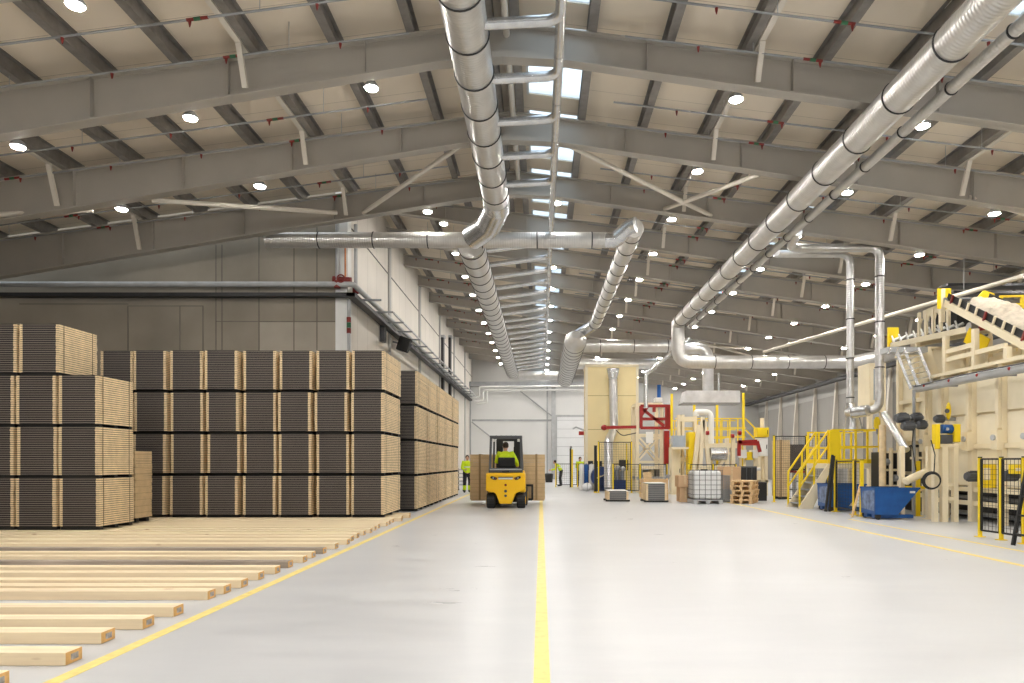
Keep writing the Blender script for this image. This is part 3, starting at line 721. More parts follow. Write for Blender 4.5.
def person(label, J, loc, s=1.0, face=(0,1,0), hair_long=False, cap=None, voxel=.013, extra_vest=True, short_leg_hivis=False):
    """J: joint points in metres relative to loc"""
    g = {k: V(v)*s + V(loc) for k, v in J.items() if k != 'seated'}
    r = thing('person', label, 'person', loc)
    f = V(face).normalized(); side = V((f.y,-f.x,0))
    mb = MB()
    T = [g['pelvis']-V((0,0,.06*s)), g['pelvis'], g['waist'], g['chest'], g['neck']-V((0,0,.05*s)), g['neck']]
    fr = [(side, f)]*6
    mb.rings(T, fr, [(.135*s,.095*s),(.165*s,.115*s),(.14*s,.10*s),(.175*s,.115*s),(.12*s,.075*s),(.055*s,.055*s)], 18)
    hc = g['head']; nk = g['neck']
    mb.tube([nk-V((0,0,.03*s)), nk+(hc-nk)*.6], [.058*s,.054*s], 12)
    up = V((0,0,1))
    mb.ball(hc, (.074*s+.012*s*abs(f.y)*0,.092*s,.115*s) if abs(f.y) > .7 else (.092*s,.074*s,.115*s), 18, 12)
    mb.ball(hc+f*.03*s-up*.055*s, .058*s, 14, 9)                       # jaw
    mb.tube([hc+f*.088*s+up*.012*s, hc+f*.108*s-up*.022*s], [.010*s,.016*s], 8)   # nose
    for sg in (-1,1): mb.ball(hc+side*sg*.076*s-up*.01*s-f*.005*s, (.016*s,.018*s,.030*s), 8, 6)
    for sd in ('l','r'):
        sh, el, wr = g['sh_'+sd], g['el_'+sd], g['wr_'+sd]
        mb.tube([g['chest']+(sh-g['chest'])*.6, sh, sh+(el-sh)*.45, el, el+(wr-el)*.35, wr], [.06*s,.057*s,.050*s,.041*s,.040*s,.027*s], 12)
        hand(mb, wr, wr-el, 1 if sd == 'r' else -1, J.get('palm', f), .55, s)
        hp, kn, an, to = g['hip_'+sd], g['kn_'+sd], g['an_'+sd], g['to_'+sd]
        mb.tube([g['pelvis']+(hp-g['pelvis'])*.5, hp, hp+(kn-hp)*.4, kn, kn+(an-kn)*.35, an], [.085*s,.088*s,.080*s,.058*s,.056*s,.036*s], 12)
        mb.tube([an+(an-to)*.3, an-V((0,0,.03*s)), to], [.036*s,.040*s,.036*s], 10)
    body = mb.build('body', 'skin', r)
    rm = body.modifiers.new('Remesh','REMESH'); rm.mode = 'VOXEL'; rm.voxel_size = .0095*s; rm.use_smooth_shade = True
    sm = body.modifiers.new('Smooth','SMOOTH'); sm.iterations = 2; sm.factor = .4
    # face
    e = MB()
    for sg in (-1,1): e.ball(hc+f*.082*s+side*sg*.032*s+up*.006*s, .011*s, 8, 6)
    e.build('eyes', 'black', r)
    MB().tube([hc+f*.088*s-side*.024*s-up*.058*s, hc+f*.093*s-up*.058*s, hc+f*.088*s+side*.024*s-up*.058*s], .006*s, 6).build('mouth', 'redpipe', r)
    h = MB(); h.ball(hc+up*.030*s-f*.018*s, (.088*s,.098*s,.104*s), 16, 10)
    if hair_long: h.ball(hc-f*.06*s-up*.05*s, (.07*s,.05*s,.10*s), 12, 8)
    h.build('hair', cap or 'hair', r)
    # jacket
    mb = MB()
    mb.rings([g['pelvis']-up*.03*s*(0 if J.get('seated') else 1), g['waist'], g['chest'], g['neck']-up*.06*s, g['neck']-up*.005*s], [(side,f)]*5, [(.185*s,.135*s),(.172*s,.13*s),(.20*s,.142*s),(.14*s,.10*s),(.075*s,.07*s)], 18)
    for sd in ('l','r'):
        sh, el, wr = g['sh_'+sd], g['el_'+sd], g['wr_'+sd]
        mb.tube([g['chest']+(sh-g['chest'])*.4, sh, sh+(el-sh)*.5, el, el+(wr-el)*.5, wr-(wr-el)*.06], [.085*s,.082*s,.072*s,.064*s,.058*s,.048*s], 12)
    jk = mb.build('jacket', 'hivis', r)
    rm = jk.modifiers.new('Remesh','REMESH'); rm.mode = 'VOXEL'; rm.voxel_size = .014*s; rm.use_smooth_shade = True
    MB().rings([g['waist']+(g['chest']-g['waist'])*.30, g['waist']+(g['chest']-g['waist'])*.55], [(side,f)]*2, [(.188*s,.142*s),(.195*s,.147*s)], 24, False).build('reflective_band', 'reflect', r)
    mb = MB()
    for sd in ('l','r'):
        hp, kn, an = g['hip_'+sd], g['kn_'+sd], g['an_'+sd]
        mb.tube([g['pelvis']+(hp-g['pelvis'])*.4+up*.06*s, hp, hp+(kn-hp)*.45, kn, kn+(an-kn)*.5, an-V((0,0,.02*s))], [.115*s,.108*s,.095*s,.078*s,.072*s,.062*s], 12)
    tr = mb.build('trousers', 'trouser', r)
    rm = tr.modifiers.new('Remesh','REMESH'); rm.mode = 'VOXEL'; rm.voxel_size = .014*s; rm.use_smooth_shade = True
    for sd in ('l','r'):
        an, to = g['an_'+sd], g['to_'+sd]; d = (to-an); d.z = 0; d = d.normalized()
        b = MB().tube([an+V((0,0,.06*s)), an-V((0,0,.02*s)), an+d*.09*s-V((0,0,.035*s)), an+d*.19*s-V((0,0,.05*s))], [.058*s,.062*s,.052*s,.036*s], 12)
        b.build('boot', 'black', r)
        if short_leg_hivis:
            kn = g['kn_'+sd]; MB().tube([kn+(an-kn)*.38, an-(an-kn)*.10], [.086*s,.078*s], 14).build('hi_vis_legging', 'hivis', r)
    return r
def standing(f=(0,1,0), lean=0.0, arms='down'):
    """joints of a 1.72 m adult facing f"""
    f = V(f); sd = V((f.y,-f.x,0)); up = V((0,0,1))
    A = lambda s, h, fw=0: sd*s + up*h + f*fw
    l = lean
    J = dict(pelvis=A(0,.93,-.05*l), waist=A(0,1.08,.05*l), chest=A(0,1.30-.04*l,.20*l), neck=A(0,1.47-.10*l,.36*l), head=A(0,1.605-.18*l,.47*l),
      sh_l=A(-.185,1.40-.08*l,.30*l), sh_r=A(.185,1.40-.08*l,.30*l), hip_l=A(-.10,.90,-.05*l), hip_r=A(.10,.90,-.05*l),
      kn_l=A(-.11,.49,.03), kn_r=A(.11,.49,.0), an_l=A(-.11,.085,.0), an_r=A(.12,.085,-.05), to_l=A(-.13,.036,.15), to_r=A(.14,.036,.10))
    if arms == 'down': J.update(el_l=A(-.25,1.12-.08*l,.25*l), wr_l=A(-.26,.87-.05*l,.10+.35*l), el_r=A(.25,1.12-.08*l,.25*l), wr_r=A(.26,.87-.05*l,.10+.35*l))
    else: J.update(el_l=A(-.25,1.12-.1*l,.08+.3*l), wr_l=A(-.14,1.06-.1*l,.32+.35*l), el_r=A(.25,1.12-.1*l,.08+.3*l), wr_r=A(.14,1.06-.1*l,.32+.35*l))
    return J
person('person in hi-vis jacket and dark trousers standing beside the end of the pale board packs', standing((.25,-.97,0), .1, 'fwd'), (xa(467.2,29.8),29.8,0), .93, (.25,-.97,0), short_leg_hivis=True)
person('person in hi-vis jacket leaning over by the short yellow fence post near the end wall', standing((-1,.0,0), .75, 'fwd'), (xa(560.5,37.6),37.6,0), .88, (-1,0,0))
person('dark-haired person in hi-vis top standing behind the blue and white drums', standing((.2,-.98,0), .1, 'fwd'), (xa(580,37.4),37.4,0), .92, (.2,-.98,0), hair_long=True)

# ---------------------------------------------------------------- forklift
FX, FY = xa(505.6, 19.5), 19.5
fk = thing('forklift', 'yellow forklift seen from behind with dark overhead guard, carrying a tan pack', 'forklift', (FX,FY,0))
def fb(a, b): return (FX+a[0],FY+a[1],a[2]), (FX+b[0],FY+b[1],b[2])
def fbox(name, a, b, m, bev=0.0, par=fk): return MB().box(*fb(a,b)).build(name, m, par, bev)
cw = [(-.545,1.0),(-.555,.50),(-.30,.44),(-.25,.36),(-.17,.13),(.17,.13),(.25,.36),(.30,.44),(.555,.50),(.545,1.0)]
MB().prism([(FX+x,z) for x,z in cw], 1, FY, FY+.55).build('counterweight', 'lift_yellow', fk, .035)
fbox('counterweight_lip', (-.53,-.02,.90), (.53,.03,.985), 'lift_yellow', .02)
fbox('body_panel', (-.54,.56,.42), (.54,1.25,.95), 'lift_yellow', .04)
fbox('chassis', (-.40,.5,.15), (.40,1.65,.45), 'dark', .02)
fbox('front_cowl', (-.50,1.25,.42), (.50,1.62,1.05), 'lift_yellow', .04)
for sx in (-1,1):
    # dark almond light recess with lamp inside
    pts = [(.40,.915),(.43,.86),(.34,.805),(.26,.80),(.23,.86)]
    lt = MB().prism([(FX+sx*x,z) for x,z in pts], 1, FY-.014, FY+.02).build('tail_light', 'black', fk)
    MB().ball((FX+sx*.345,FY-.018,.855),(.026,.010,.015)).build('light_lens', 'midgrey', lt)
    MB().ball((FX+sx*.275,FY-.018,.845),(.016,.008,.012)).build('light_lens', 'red', lt)
fbox('rear_grille', (-.20,-.012,.815), (.20,.02,.865), 'reflect', .01)
fbox('grille_slot', (-.21,-.014,.865), (.21,.01,.885), 'black')
for z, r_ in ((.66,.034),(.49,.040),(.36,.036)):
    MB().tube([(FX,FY-.012,z),(FX,FY+.02,z)], r_, 14).build('tow_pin' if z == .49 else 'bolt_cap', 'char' if z != .66 else 'redpipe', fk)
fbox('crease_step', (-.50,-.008,.545), (.50,.02,.575), 'lift_yellow', .006)
def wheel(x, y, rr, w_, name):
    wl = MB(); wl.tube([(FX+x-w_/2,FY+y,rr),(FX+x-w_/2+.03,FY+y,rr),(FX+x+w_/2-.03,FY+y,rr),(FX+x+w_/2,FY+y,rr)], [rr*.88,rr,rr,rr*.88], 28)
    o = wl.build(name, 'black', fk); sg = 1 if x > 0 else -1
    MB().tube([(FX+x+sg*w_/2-.01*sg,FY+y,rr),(FX+x+sg*(w_/2+.012),FY+y,rr)], rr*.5, 18).build('wheel_hub', 'lift_yellow', o)
    tr_ = MB()
    for k in range(18):
        a = 2*math.pi*k/18; c = V((FX+x,FY+y+math.cos(a)*rr*.995,rr+math.sin(a)*rr*.995)); tr_.bar(c-V((w_*.42,0,0)), c+V((w_*.42,0,0)), .035, .012, (0,math.cos(a),math.sin(a)))
    tr_.build('tyre_tread', 'dark', o)
for sx in (-1,1):
    wheel(sx*.425,.30,.215,.24,'rear_wheel'); wheel(sx*.46,1.52,.29,.25,'front_wheel')
fbox('deck_cover', (-.47,.02,1.0), (.47,.62,1.13), 'char', .035)
fbox('deck_trim', (-.45,.0,1.075), (.45,.06,1.10), 'midgrey', .008)
fbox('latch', (-.10,-.005,1.01), (.10,.03,1.05), 'black', .008)
fbox('floor_plate', (-.45,.9,.55), (.45,1.5,.60), 'dark')
gd = thing('overhead_guard', None, None, (FX,FY,1.1)); gd.parent = fk; gd.location = (0,0,1.1)
for k in list(gd.keys()): del gd[k]
ORG[gd] = V((FX,FY,1.1))
for sx in (-1,1):
    MB().bar((FX+sx*.445,FY+.08,1.0),(FX+sx*.42,FY+.22,2.0), .065, .08).build('pillar', 'char', gd, .012)
    MB().bar((FX+sx*.44,FY+1.55,.95),(FX+sx*.40,FY+1.25,2.0), .055, .07).build('pillar', 'char', gd, .012)
    MB().bar((FX+sx*.42,FY+.18,2.01),(FX+sx*.40,FY+1.3,2.03), .07, .07).build('roof_rail', 'char', gd, .012)
MB().bar((FX-.45,FY+.2,2.0),(FX+.45,FY+.2,2.0), .10, .085).build('rear_bar', 'char', gd, .012)
MB().bar((FX-.42,FY+1.28,2.02),(FX+.42,FY+1.28,2.02), .08, .07).build('front_bar', 'char', gd, .012)
for i in range(5): MB().bar((FX-.28+.14*i,FY+.22,2.03),(FX-.28+.14*i,FY+1.27,2.045), .025, .04).build('roof_bar', 'char', gd)
for sx in (-1,1): MB().box((FX+sx*.36-.04,FY+.20,1.87),(FX+sx*.36+.04,FY+.26,1.95)).build('work_light', 'white', gd, .01)
mast = MB()
for sx in (-1,1):
    mast.box(*fb((sx*.25-.085,1.74,.10),(sx*.25+.085,1.86,2.0))); mast.box(*fb((sx*.34-.03,1.70,.08),(sx*.34+.03,1.84,1.98)))
for z in (.35,1.2,1.93): mast.box(*fb((-.36,1.76,z),(.36,1.82,z+.08)))
mast.build('mast', 'dark', fk, .008)
for sx in (-1,1): MB().tube([(FX+sx*.19,FY+1.70,.15),(FX+sx*.19,FY+1.70,1.75)], .032, 12).build('lift_cylinder', 'black', fk)
lb = MB()
for x in (-.62,.72): lb.box(*fb((x-.03,1.88,.14),(x+.03,1.94,.62)))
for z in (.15,.58): lb.box(*fb((-.62,1.88,z-.03),(.72,1.94,z+.04)))
lb.build('fork_carriage', 'black', fk, .006)
for sx in (-1,1):
    MB().box(*fb((sx*.32-.06,1.95,.015),(sx*.32+.06,2.0,.6))).build('fork', 'dark', fk); MB().box(*fb((sx*.32-.06,1.97,.012),(sx*.32+.06,3.05,.05))).build('fork', 'dark', fk)
seat = MB(); seat.box(*fb((-.25,.55,1.13),(.25,1.05,1.19))); sb = seat.build('seat', 'black', fk, .03)
MB().prism([(FY+.50,1.15),(FY+.62,1.15),(FY+.58,1.43),(FY+.48,1.43)], 0, FX-.24+0, FX+.24).build('seat_back', 'black', fk, .03)
MB().tube([(FX,FY+1.5,1.05),(FX,FY+1.36,1.28)], .022, 10).build('steering_column', 'black', fk)
MB().torus((FX,FY+1.35,1.30),(0,-.6,.8),.15,.014).build('steering_wheel', 'black', fk)
MB().tube([(FX+.38,FY+1.2,1.0),(FX+.36,FY+1.15,1.22)], .016, 8).build('lever', 'black', fk)
tan_pack('board_pack', 'tall tan board pack carried on the forks of the forklift', xa(470,21.55), xa(545,21.55), 21.55, 22.35, .115, .115+1.42, 2)
DJ = dict(seated=True, pelvis=(0,0,.06), waist=(0,.02,.19), chest=(-.01,.05,.39), neck=(-.005,.07,.55), head=(.0,.10,.685),
  sh_l=(-.19,.06,.475), sh_r=(.19,.06,.475), el_l=(-.27,.16,.24), wr_l=(-.13,.42,.22), el_r=(.31,.12,.24), wr_r=(.33,.38,.12),
  hip_l=(-.09,.04,.05), hip_r=(.09,.04,.05), kn_l=(-.13,.44,.06), kn_r=(.13,.44,.06), an_l=(-.13,.58,-.35), an_r=(.13,.58,-.35), to_l=(-.14,.74,-.40), to_r=(.14,.74,-.40))
person('driver in hi-vis jacket seated on the forklift, seen from behind', DJ, (FX-.04,FY+.74,1.07), 1.0, (0,1,0))

# trolley behind the person by the packs
r = thing('slatted_trolley', 'grey slatted trolley standing beside the person at the pale packs', 'trolley', (xa(460.5,31.5),31.5,0))
x0, x1 = xa(457.6,31.5), xa(463.2,31.5)
for i in range(5): MB().box((x0,31.5,.25+.17*i),(x1,31.9,.29+.17*i)).build('shelf', 'midgrey', r)
for x in (x0,x1):
    for y in (31.5,31.9): MB().box((x-.015,y-.015,.06),(x+.015,y+.015,1.0)).build('post', 'dark', r); MB().ball((x,y,.04),.035).build('castor', 'black', r)
# ---------------------------------------------------------------- fences
def mesh_panel(a, b, z0, z1, name='mesh_panel', par=None, st=.085, m='dark', t=.005):
    a, b = V(a), V(b); L_ = (b-a).length; d = (b-a).normalized(); mb = MB()
    n = max(1, int(L_/st)); k = max(1, int((z1-z0)/st))
    for i in range(n+1):
        p = a+d*(L_*i/n); mb.bar((p.x,p.y,z0),(p.x,p.y,z1), t, t)
    for j in range(k+1):
        z = z0+(z1-z0)*j/k; w_ = .03 if j in (0,k) else t
        mb.bar((a.x,a.y,z),(b.x,b.y,z), w_, w_)
    return mb.build(name, m, par)
def fence(label, pts, h, m_post='yellow', pw=.05, z0=.12, st=.085, group=None, double=True):
    r = thing('safety_fence', label, 'fence', (pts[0][0],pts[0][1],0), group)
    for i, (x, y) in enumerate(pts):
        p = MB().box((x-pw/2,y-pw/2,.012),(x+pw/2,y+pw/2,h)).build('post', m_post, r)
        MB().box((x-pw*1.3,y-pw*1.3,.001),(x+pw*1.3,y+pw*1.3,.013)).build('base_plate', m_post, p)
        MB().box((x-pw/2,y-pw/2,h),(x+pw/2,y+pw/2,h+.02)).build('post_cap', 'black', p)
    for (a, b) in zip(pts, pts[1:]):
        v = V((b[0]-a[0],b[1]-a[1],0)); 
        if v.length > 3.2: continue
        v.normalize(); pa = (a[0]+v.x*pw*.7,a[1]+v.y*pw*.7,0); pb = (b[0]-v.x*pw*.7,b[1]-v.y*pw*.7,0)
        mesh_panel(pa, pb, z0, h-.02, 'mesh_panel', r, st)
        if double:
            for q in (pa,pb): MB().box((q[0]-.018,q[1]-.018,z0),(q[0]+.018,q[1]+.018,h-.02)).build('panel_edge', 'black', r)
    return r
fence('low fence of yellow posts and black mesh before the cream machine, beside the ladder', [(7.62,12.15),(7.66,11.65),(7.66,11.1),(7.66,10.0)], 1.37)
fence('row of dark yellow posts with a top rail between the two blue skips', [(7.70,18.3),(7.70,17.2),(7.66,16.72)], 1.34, pw=.07, double=True)
D2 = 22.7
fence('tall yellow fence with fine black mesh beside the platform stairs', [(xa(774,D2),D2),(xa(806.5,D2),D2),(xa(828,D2),D2)], 2.15, st=.07)
fence('tall fence with yellow posts around the foot of the cream tower', [(xa(598.5,29.5),29.5),(xa(631.5,29.5),29.5),(xa(626.6,33),33)], 2.15, st=.10)
fence('low fence with yellow posts running past the drums', [(xa(555.8,36.4),36.4),(xa(577.5,36.4),36.4),(xa(597,36.2),36.2)], 1.22, st=.10)
fence('low yellow-posted fence behind the two small board packs', [(xa(613,29.1),29.1),(xa(640,29.1),29.1),(xa(667,29.1),29.1)], 1.22, st=.10)
r = thing('barrier_post', 'tall black and yellow post standing behind the low fence', 'post', (xa(571,36),36,0))
MB().box((xa(569.7,36),36,0),(xa(571.2,36),36.1,2.0)).build('black_post', 'black', r); MB().box((xa(571.3,36),36,0),(xa(573,36),36.1,1.95)).build('yellow_post', 'yellow', r)
MB().ball((xa(571,36),36.05,2.06),.07).build('sensor', 'grey', r)
r = thing('safety_screen', 'tall narrow black screen beside the tower fence', 'screen', (xa(595.5,29.6),29.6,0))
MB().box((xa(594.2,29.6),29.6,.05),(xa(597.0,29.6),29.7,2.0)).build('screen_panel', 'black', r); MB().box((xa(593.9,29.6),29.58,0),(xa(597.3,29.6),29.8,.05)).build('foot', 'yellow', r)

# ---------------------------------------------------------------- cream tower and what stands round it
T0 = 33.5
r = thing('cream_tower', 'tall windowless cream sheet tower behind the low fence', 'tower', (xa(612,T0),T0,0))
MB().box((xa(586,T0),T0,0),(xa(638,T0),T0+1.6,za(365.5,T0))).build('tower_body', 'cream_tower', r)
MB().box((xa(585.5,T0),T0-.05,za(367,T0)),(xa(638.6,T0),T0+1.65,za(364.6,T0))).build('top_trim', 'cream', r)
for px in (586.5, 637.2): MB().box((xa(px,T0)-.06,T0-.05,0),(xa(px,T0)+.06,T0,za(366,T0))).build('corner_trim', 'cream_panel', r)
for i, px in enumerate((590.5, 599.5)): MB().box((xa(px-2.5,T0),T0-.03,.9),(xa(px+2.5,T0),T0+.0,1.35)).build('dark_opening', 'dark', r)
MB().box((xa(619,T0),T0-.03,.9),(xa(628,T0),T0,1.4)).build('dark_opening', 'dark', r)
TD = 33.0
r = thing('extraction_pipe', 'silver pipe with flared hood on the face of the cream tower', 'pipe', P(613,380,TD))
MB().rings([P(613,368.5,TD), P(613,372,TD), P(613,380,TD)], [(V((1,0,0)),V((0,1,0)))]*3, [(.30,.2),(.28,.2),(.2,.17)], 18).build('flared_hood', 'galv', r)
MB().tube([P(613,379,TD), P(614,428,TD), P(608.5,442,TD-1.6), P(608.5,489,TD-2.5)], .20, 18, .3).build('duct_run', 'duct_z', r)
# blue machine
r = thing('round_blue_machine', 'navy blue machine with a round drum below the silver pipe', 'machine', (xa(603,31.5),31.5,0))
MB().tube([P(602,477,31.5)+V((0,0,.0)), P(602,477,31.5)+V((0,.7,0))], .47, 24).build('drum', 'navy', r)
MB().bar(P(597,478,31.3), P(607,474,31.3), .09, .05).build('cover_strap', 'cream', r); MB().box((xa(596,31.5),31.5,0),(xa(608,31.5),32.2,.25)).build('base', 'navy', r)
r = thing('blue_machine', 'blue cabinet machine with grey valves beside the round drum', 'machine', (xa(619,31),31,0))
MB().box((xa(609.5,31),31,.05),(xa(626,31),31.8,za(480,31))).build('cabinet', 'navy', r, .02)
MB().box((xa(610,31),31,0),(xa(625.5,31),31.7,.05)).build('base', 'dark', r)
for px in (612,617,622): MB().tube([P(px,480,31.4),P(px,472-(px%3),31.4)], .11, 12).build('valve', 'grey', r); MB().ball(P(px+1,470-(px%3),31.4),.12).build('valve_cap', 'midgrey', r)
for i, (px, m_, t) in enumerate(((581.5,'white','white drum nearest the end wall'),(586.5,'blue','blue upright drum between the white ones'),(591.5,'white','white drum beside the black screen'))):
    r = thing('upright_drum', t, 'drum', (xa(px,32.3),32.3+.1*(i==1),0), 'upright drums by the fence'); y = 32.3+.1*(i==1); x = xa(px,32.3); rr = .11
    MB().tube([(x,y,.02),(x,y,.5),(x,y,1.15),(x,y,1.2)], [rr,rr,rr,rr*.8], 18).build('drum_body', m_, r)
    for z in (.4,.8): MB().torus((x,y,z),(0,0,1),rr+.003,.012).build('hoop', m_, r)
    MB().tube([(x,y,1.2),(x,y,1.24)], rr*.35, 12).build('cap', 'grey', r)
r = thing('wrapped_bundle', 'small pale wrapped bundle lying before the drums', 'bundle', (xa(587,31.2),31.2,0)); 
mb = MB(); mb.ball((xa(587,31.2),31.2,.19),(.22,.22,.185),18,12); mb.build('wrapping', 'ibc', r); MB().torus((xa(587,31.2),31.2,.19),(1,0,0),.21,.012).build('tie', 'grey', r)
r = thing('wall_lamp_arm', 'small red and grey arm lamp reaching out beside the cream tower', 'lamp arm', P(575,428,40))
MB().tube([P(573,429,40),P(576,427,40),P(586,431,39)], .05, 10, .1).build('arm', 'midgrey', r); MB().box(P(579,435,40),P(585.5,431.5,40.3)).build('red_box', 'red', r)

fence('low yellow-posted fence in front of the far cream machinery', [(xa(689,26.7),26.7),(xa(713,26.7),26.7),(xa(736,26.7),26.7)], 1.22, st=.10)
r = thing('pump_frame', 'dark pump frame with cream standpipes behind the blue skip', 'frame', (xa(893,18.0),18.0,0))
fx0, fx1 = xa(882,18.3), xa(902,18.3)
MB().box((fx0,18.35,.0),(fx1,18.9,za(452,18.3))).build('dark_housing', 'dark', r)
for px, rr in ((882.5,.085),(891,.05),(899,.045)): MB().tube([(xa(px,18.2),18.2,0),(xa(px,18.2),18.2,za(425 if px<885 else 448,18.2))], rr, 14).build('standpipe', 'cream' if px > 885 else 'board', r)
for pz in (452,470,486): MB().bar((fx0,18.22,za(pz,18.2)),(fx1,18.22,za(pz,18.2)),.05,.06).build('cross_rail', 'cream', r)
for px, pz in ((886,462),(895,478),(888,494)): MB().tube([P(px-2,pz,18.25),P(px+3,pz,18.25)],.09,14).build('pump_head', 'grey', r)
# red and cream gantry
G = 30.0
r = thing('palletising_gantry', 'cream lattice gantry with a red lifting frame and long red arm', 'gantry', (xa(650,G),G+.6,0))
for px in (637, 661.5):
    for y in (G, G+1.3): MB().box((xa(px,G)-.075,y-.075,0),(xa(px,G)+.075,y+.075,za(404,G))).build('upright', 'cream', r)
for y in (G, G+1.3):
    mb = MB(); x0, x1 = xa(637,G), xa(661.5,G); z0, z1 = za(462,G), za(435,G)
    mb.bar((x0,y,z0),(x1,y,z1),.09,.07); mb.bar((x0,y,z1),(x1,y,z0),.09,.07); mb.build('cross_brace', 'cream', r)
    for z in (z0,z1,za(404,G)): MB().bar((x0,y,z),(x1,y,z),.10,.10).build('cross_beam', 'cream', r)
for px in (637,661.5):
    MB().bar((xa(px,G),G,za(404,G)),(xa(px,G),G+1.3,za(404,G)),.10,.10).build('cross_beam', 'cream', r)
rf = MB(); q = lambda x,y: P(x,y,G-.1)
for a,b in (((640.5,406),(669.5,406)),((640.5,428),(669.5,428)),((641,406),(641,428)),((668.8,405),(668.8,429)),((641,408),(664,426)),((641,419),(669,419)),((648,406),(641,416)),((666.5,405),(666.5,429)),((654,406),(654,412))):
    rf.bar(q(*a),q(*b),.13,.12)
rf.build('red_lifting_frame', 'red', r)
MB().bar(q(604,427.6),q(636,427),.15,.13).build('red_arm', 'red', r); MB().ball(q(604.2,427.6),(.14,.12,.12)).build('arm_end', 'red', r)
MB().box((xa(663.5,G),G-.2,za(464,G)),(xa(668.5,G),G,za(431,G))).build('red_column', 'red', r)
MB().tube([P(659,397.5,G+.3),P(659,385,G+.3)],.085,14).build('blue_cylinder', 'blue', r)
MB().box((xa(655.5,G),G+.05,za(402,G)),(xa(662.5,G),G+.6,za(397.5,G))).build('drive_box', 'white', r,.02)
MB().box((xa(645.5,G),G-.2,za(443,G)),(xa(652.5,G),G-.1,za(432,G))).build('sign_plate', 'white', r)
MB().tube([P(616,430,G-.3),P(622,436,G-.3),P(636,433,G-.1)],.02,8,.3).build('hanging_hose', 'dark', r)
for z in (.55,1.0): MB().box((xa(636,G),G-.1,z),(xa(663,G),G+1.4,z+.12)).build('roller_bed', 'midgrey' if z<.8 else 'cream', r)
for px in (640,646,652,658): MB().box((xa(px,G),G+.5,.67),(xa(px+4,G),G+1.0,.97)).build('machine_block', 'grey' if px%4 else 'cream', r)

# small board packs on the floor
def small_pack(label, px0, px1, d, z1, wrap=None):
    x0, x1 = xa(px0,d), xa(px1,d); r = thing('board_pack', label, 'pack of boards', ((x0+x1)/2,d,0))
    MB().box((x0+.07,d+.006,.06),(x1-.07,d+1.0,z1-.012)).build('board_stack', 'board_grey', r)
    mb = MB(); m2 = MB(); n = int((z1-.07)/.038)
    for i in range(n):
        mb.box((x0,d,.06+i*.038),(x0+.07,d+1.0,.06+i*.038+.031)); m2.box((x1-.07,d,.06+i*.038),(x1,d+1.0,.06+i*.038+.031))
    mb.build('edge_boards', 'board', r); m2.build('edge_boards', 'board', r)
    MB().box((x0+.02,d+.01,z1-.011),(x1-.02,d+1.0,z1)).build('cover_sheet', 'white', r)
    for y in (d+.1,d+.85): MB().box((x0-.05,y-.08,.002),(x1+.05,y+.08,.056)).build('bearer', 'black', r)
    return r
small_pack('low board pack with a white top sheet on the floor before the cream tower', 607.5, 628.5, 23.0, .36)
small_pack('knee-high dark-ended board pack on the floor before the red gantry', 646.0, 667.0, 22.6, .62)
r = thing('wooden_crate', 'open wooden crate half hidden behind the knee-high board pack', 'crate', (xa(645,24),24,0))
cb = MB(); x0,x1 = xa(643.5,24), xa(668,24)
for z in (.05,.22,.39,.56):
    cb.box((x0,24.0,z),(x1,24.03,z+.14)); cb.box((x0,25.0,z),(x1,25.03,z+.14)); cb.box((x0,24.03,z),(x0+.03,25.0,z+.14)); cb.box((x1-.03,24.03,z),(x1,25.0,z+.14))
cb.build('side_boards', 'pallet', r)
for x in (x0,x1-.08): MB().box((x,23.96,0),(x+.08,24.0,.74)).build('corner_post', 'pallet', r)
MB().box((x0+.03,24.03,.03),(x1-.03,25,.08)).build('crate_floor', 'pallet', r)
for i,(px,z,t) in enumerate(((650,.62,'offcut board standing in the wooden crate'),(660,.58,'dark offcut lying over the wooden crate'))):
    x = xa(px,24.4); rr = thing('board_offcut', t, 'offcut', (x,24.4,.1)); MB().bar((x,24.4,.09),(x-.1,24.45,.95) if i==0 else (x+.3,24.45,.85),.28,.05).build('board', 'board_tan' if i==0 else 'grey', rr); MB().bar((x-.02,24.36,.4),(x+.12,24.36,.42),.04,.02).build('tape', 'card', rr)

# cardboard boxes, IBC, pallets
def carton(label, px0, px1, d, z0, z1, dep=.8, rz=0):
    x0,x1 = xa(px0,d), xa(px1,d); r = thing('cardboard_box', label, 'box', ((x0+x1)/2,d+dep/2,z0))
    MB().box((x0,d,z0+.001),(x1,d+dep,z1)).build('box_body', 'card', r, .012)
    MB().box(((x0+x1)/2-.03,d-.003,z0+.1),((x0+x1)/2+.03,d-.001,z1)).build('tape', 'board_tan', r)
    MB().box((x0+.01,d+.02,z1),(x1-.01,d+dep*.49,z1+.008)).build('flap', 'card', r); MB().box((x0+.01,d+dep*.51,z1),(x1-.01,d+dep-.02,z1+.008)).build('flap', 'card', r)
    return r
carton('brown cardboard box on the floor at the side of the white tank', 680, 691.5, 22.6, 0, .48, .6)
carton('wide brown cardboard box stacked beside the white tank', 678.5, 691.5, 22.55, .492, .86, .6)
carton('tall brown cardboard box behind the pallets, against the dark shelves', 723, 741, 24.5, .35, 1.13, .8)
r = thing('plinth', 'low grey plinth under the tall brown box', 'plinth', (xa(732,24.5),24.9,0)); MB().box((xa(723.5,24.5),24.55,0),(xa(740.5,24.5),25.25,.33)).build('plinth_body', 'grey', r); MB().box((xa(723,24.5),24.5,.33),(xa(741,24.5),25.3,.348)).build('top_plate', 'midgrey', r)
B = 21.6; bx0, bx1 = xa(693.8,B), xa(722.6,B); bz0, bz1 = .14, za(470.3,B)
r = thing('ibc_tank', 'white plastic tank in a grey wire cage on the open floor', 'tank', ((bx0+bx1)/2,B+.5,0))
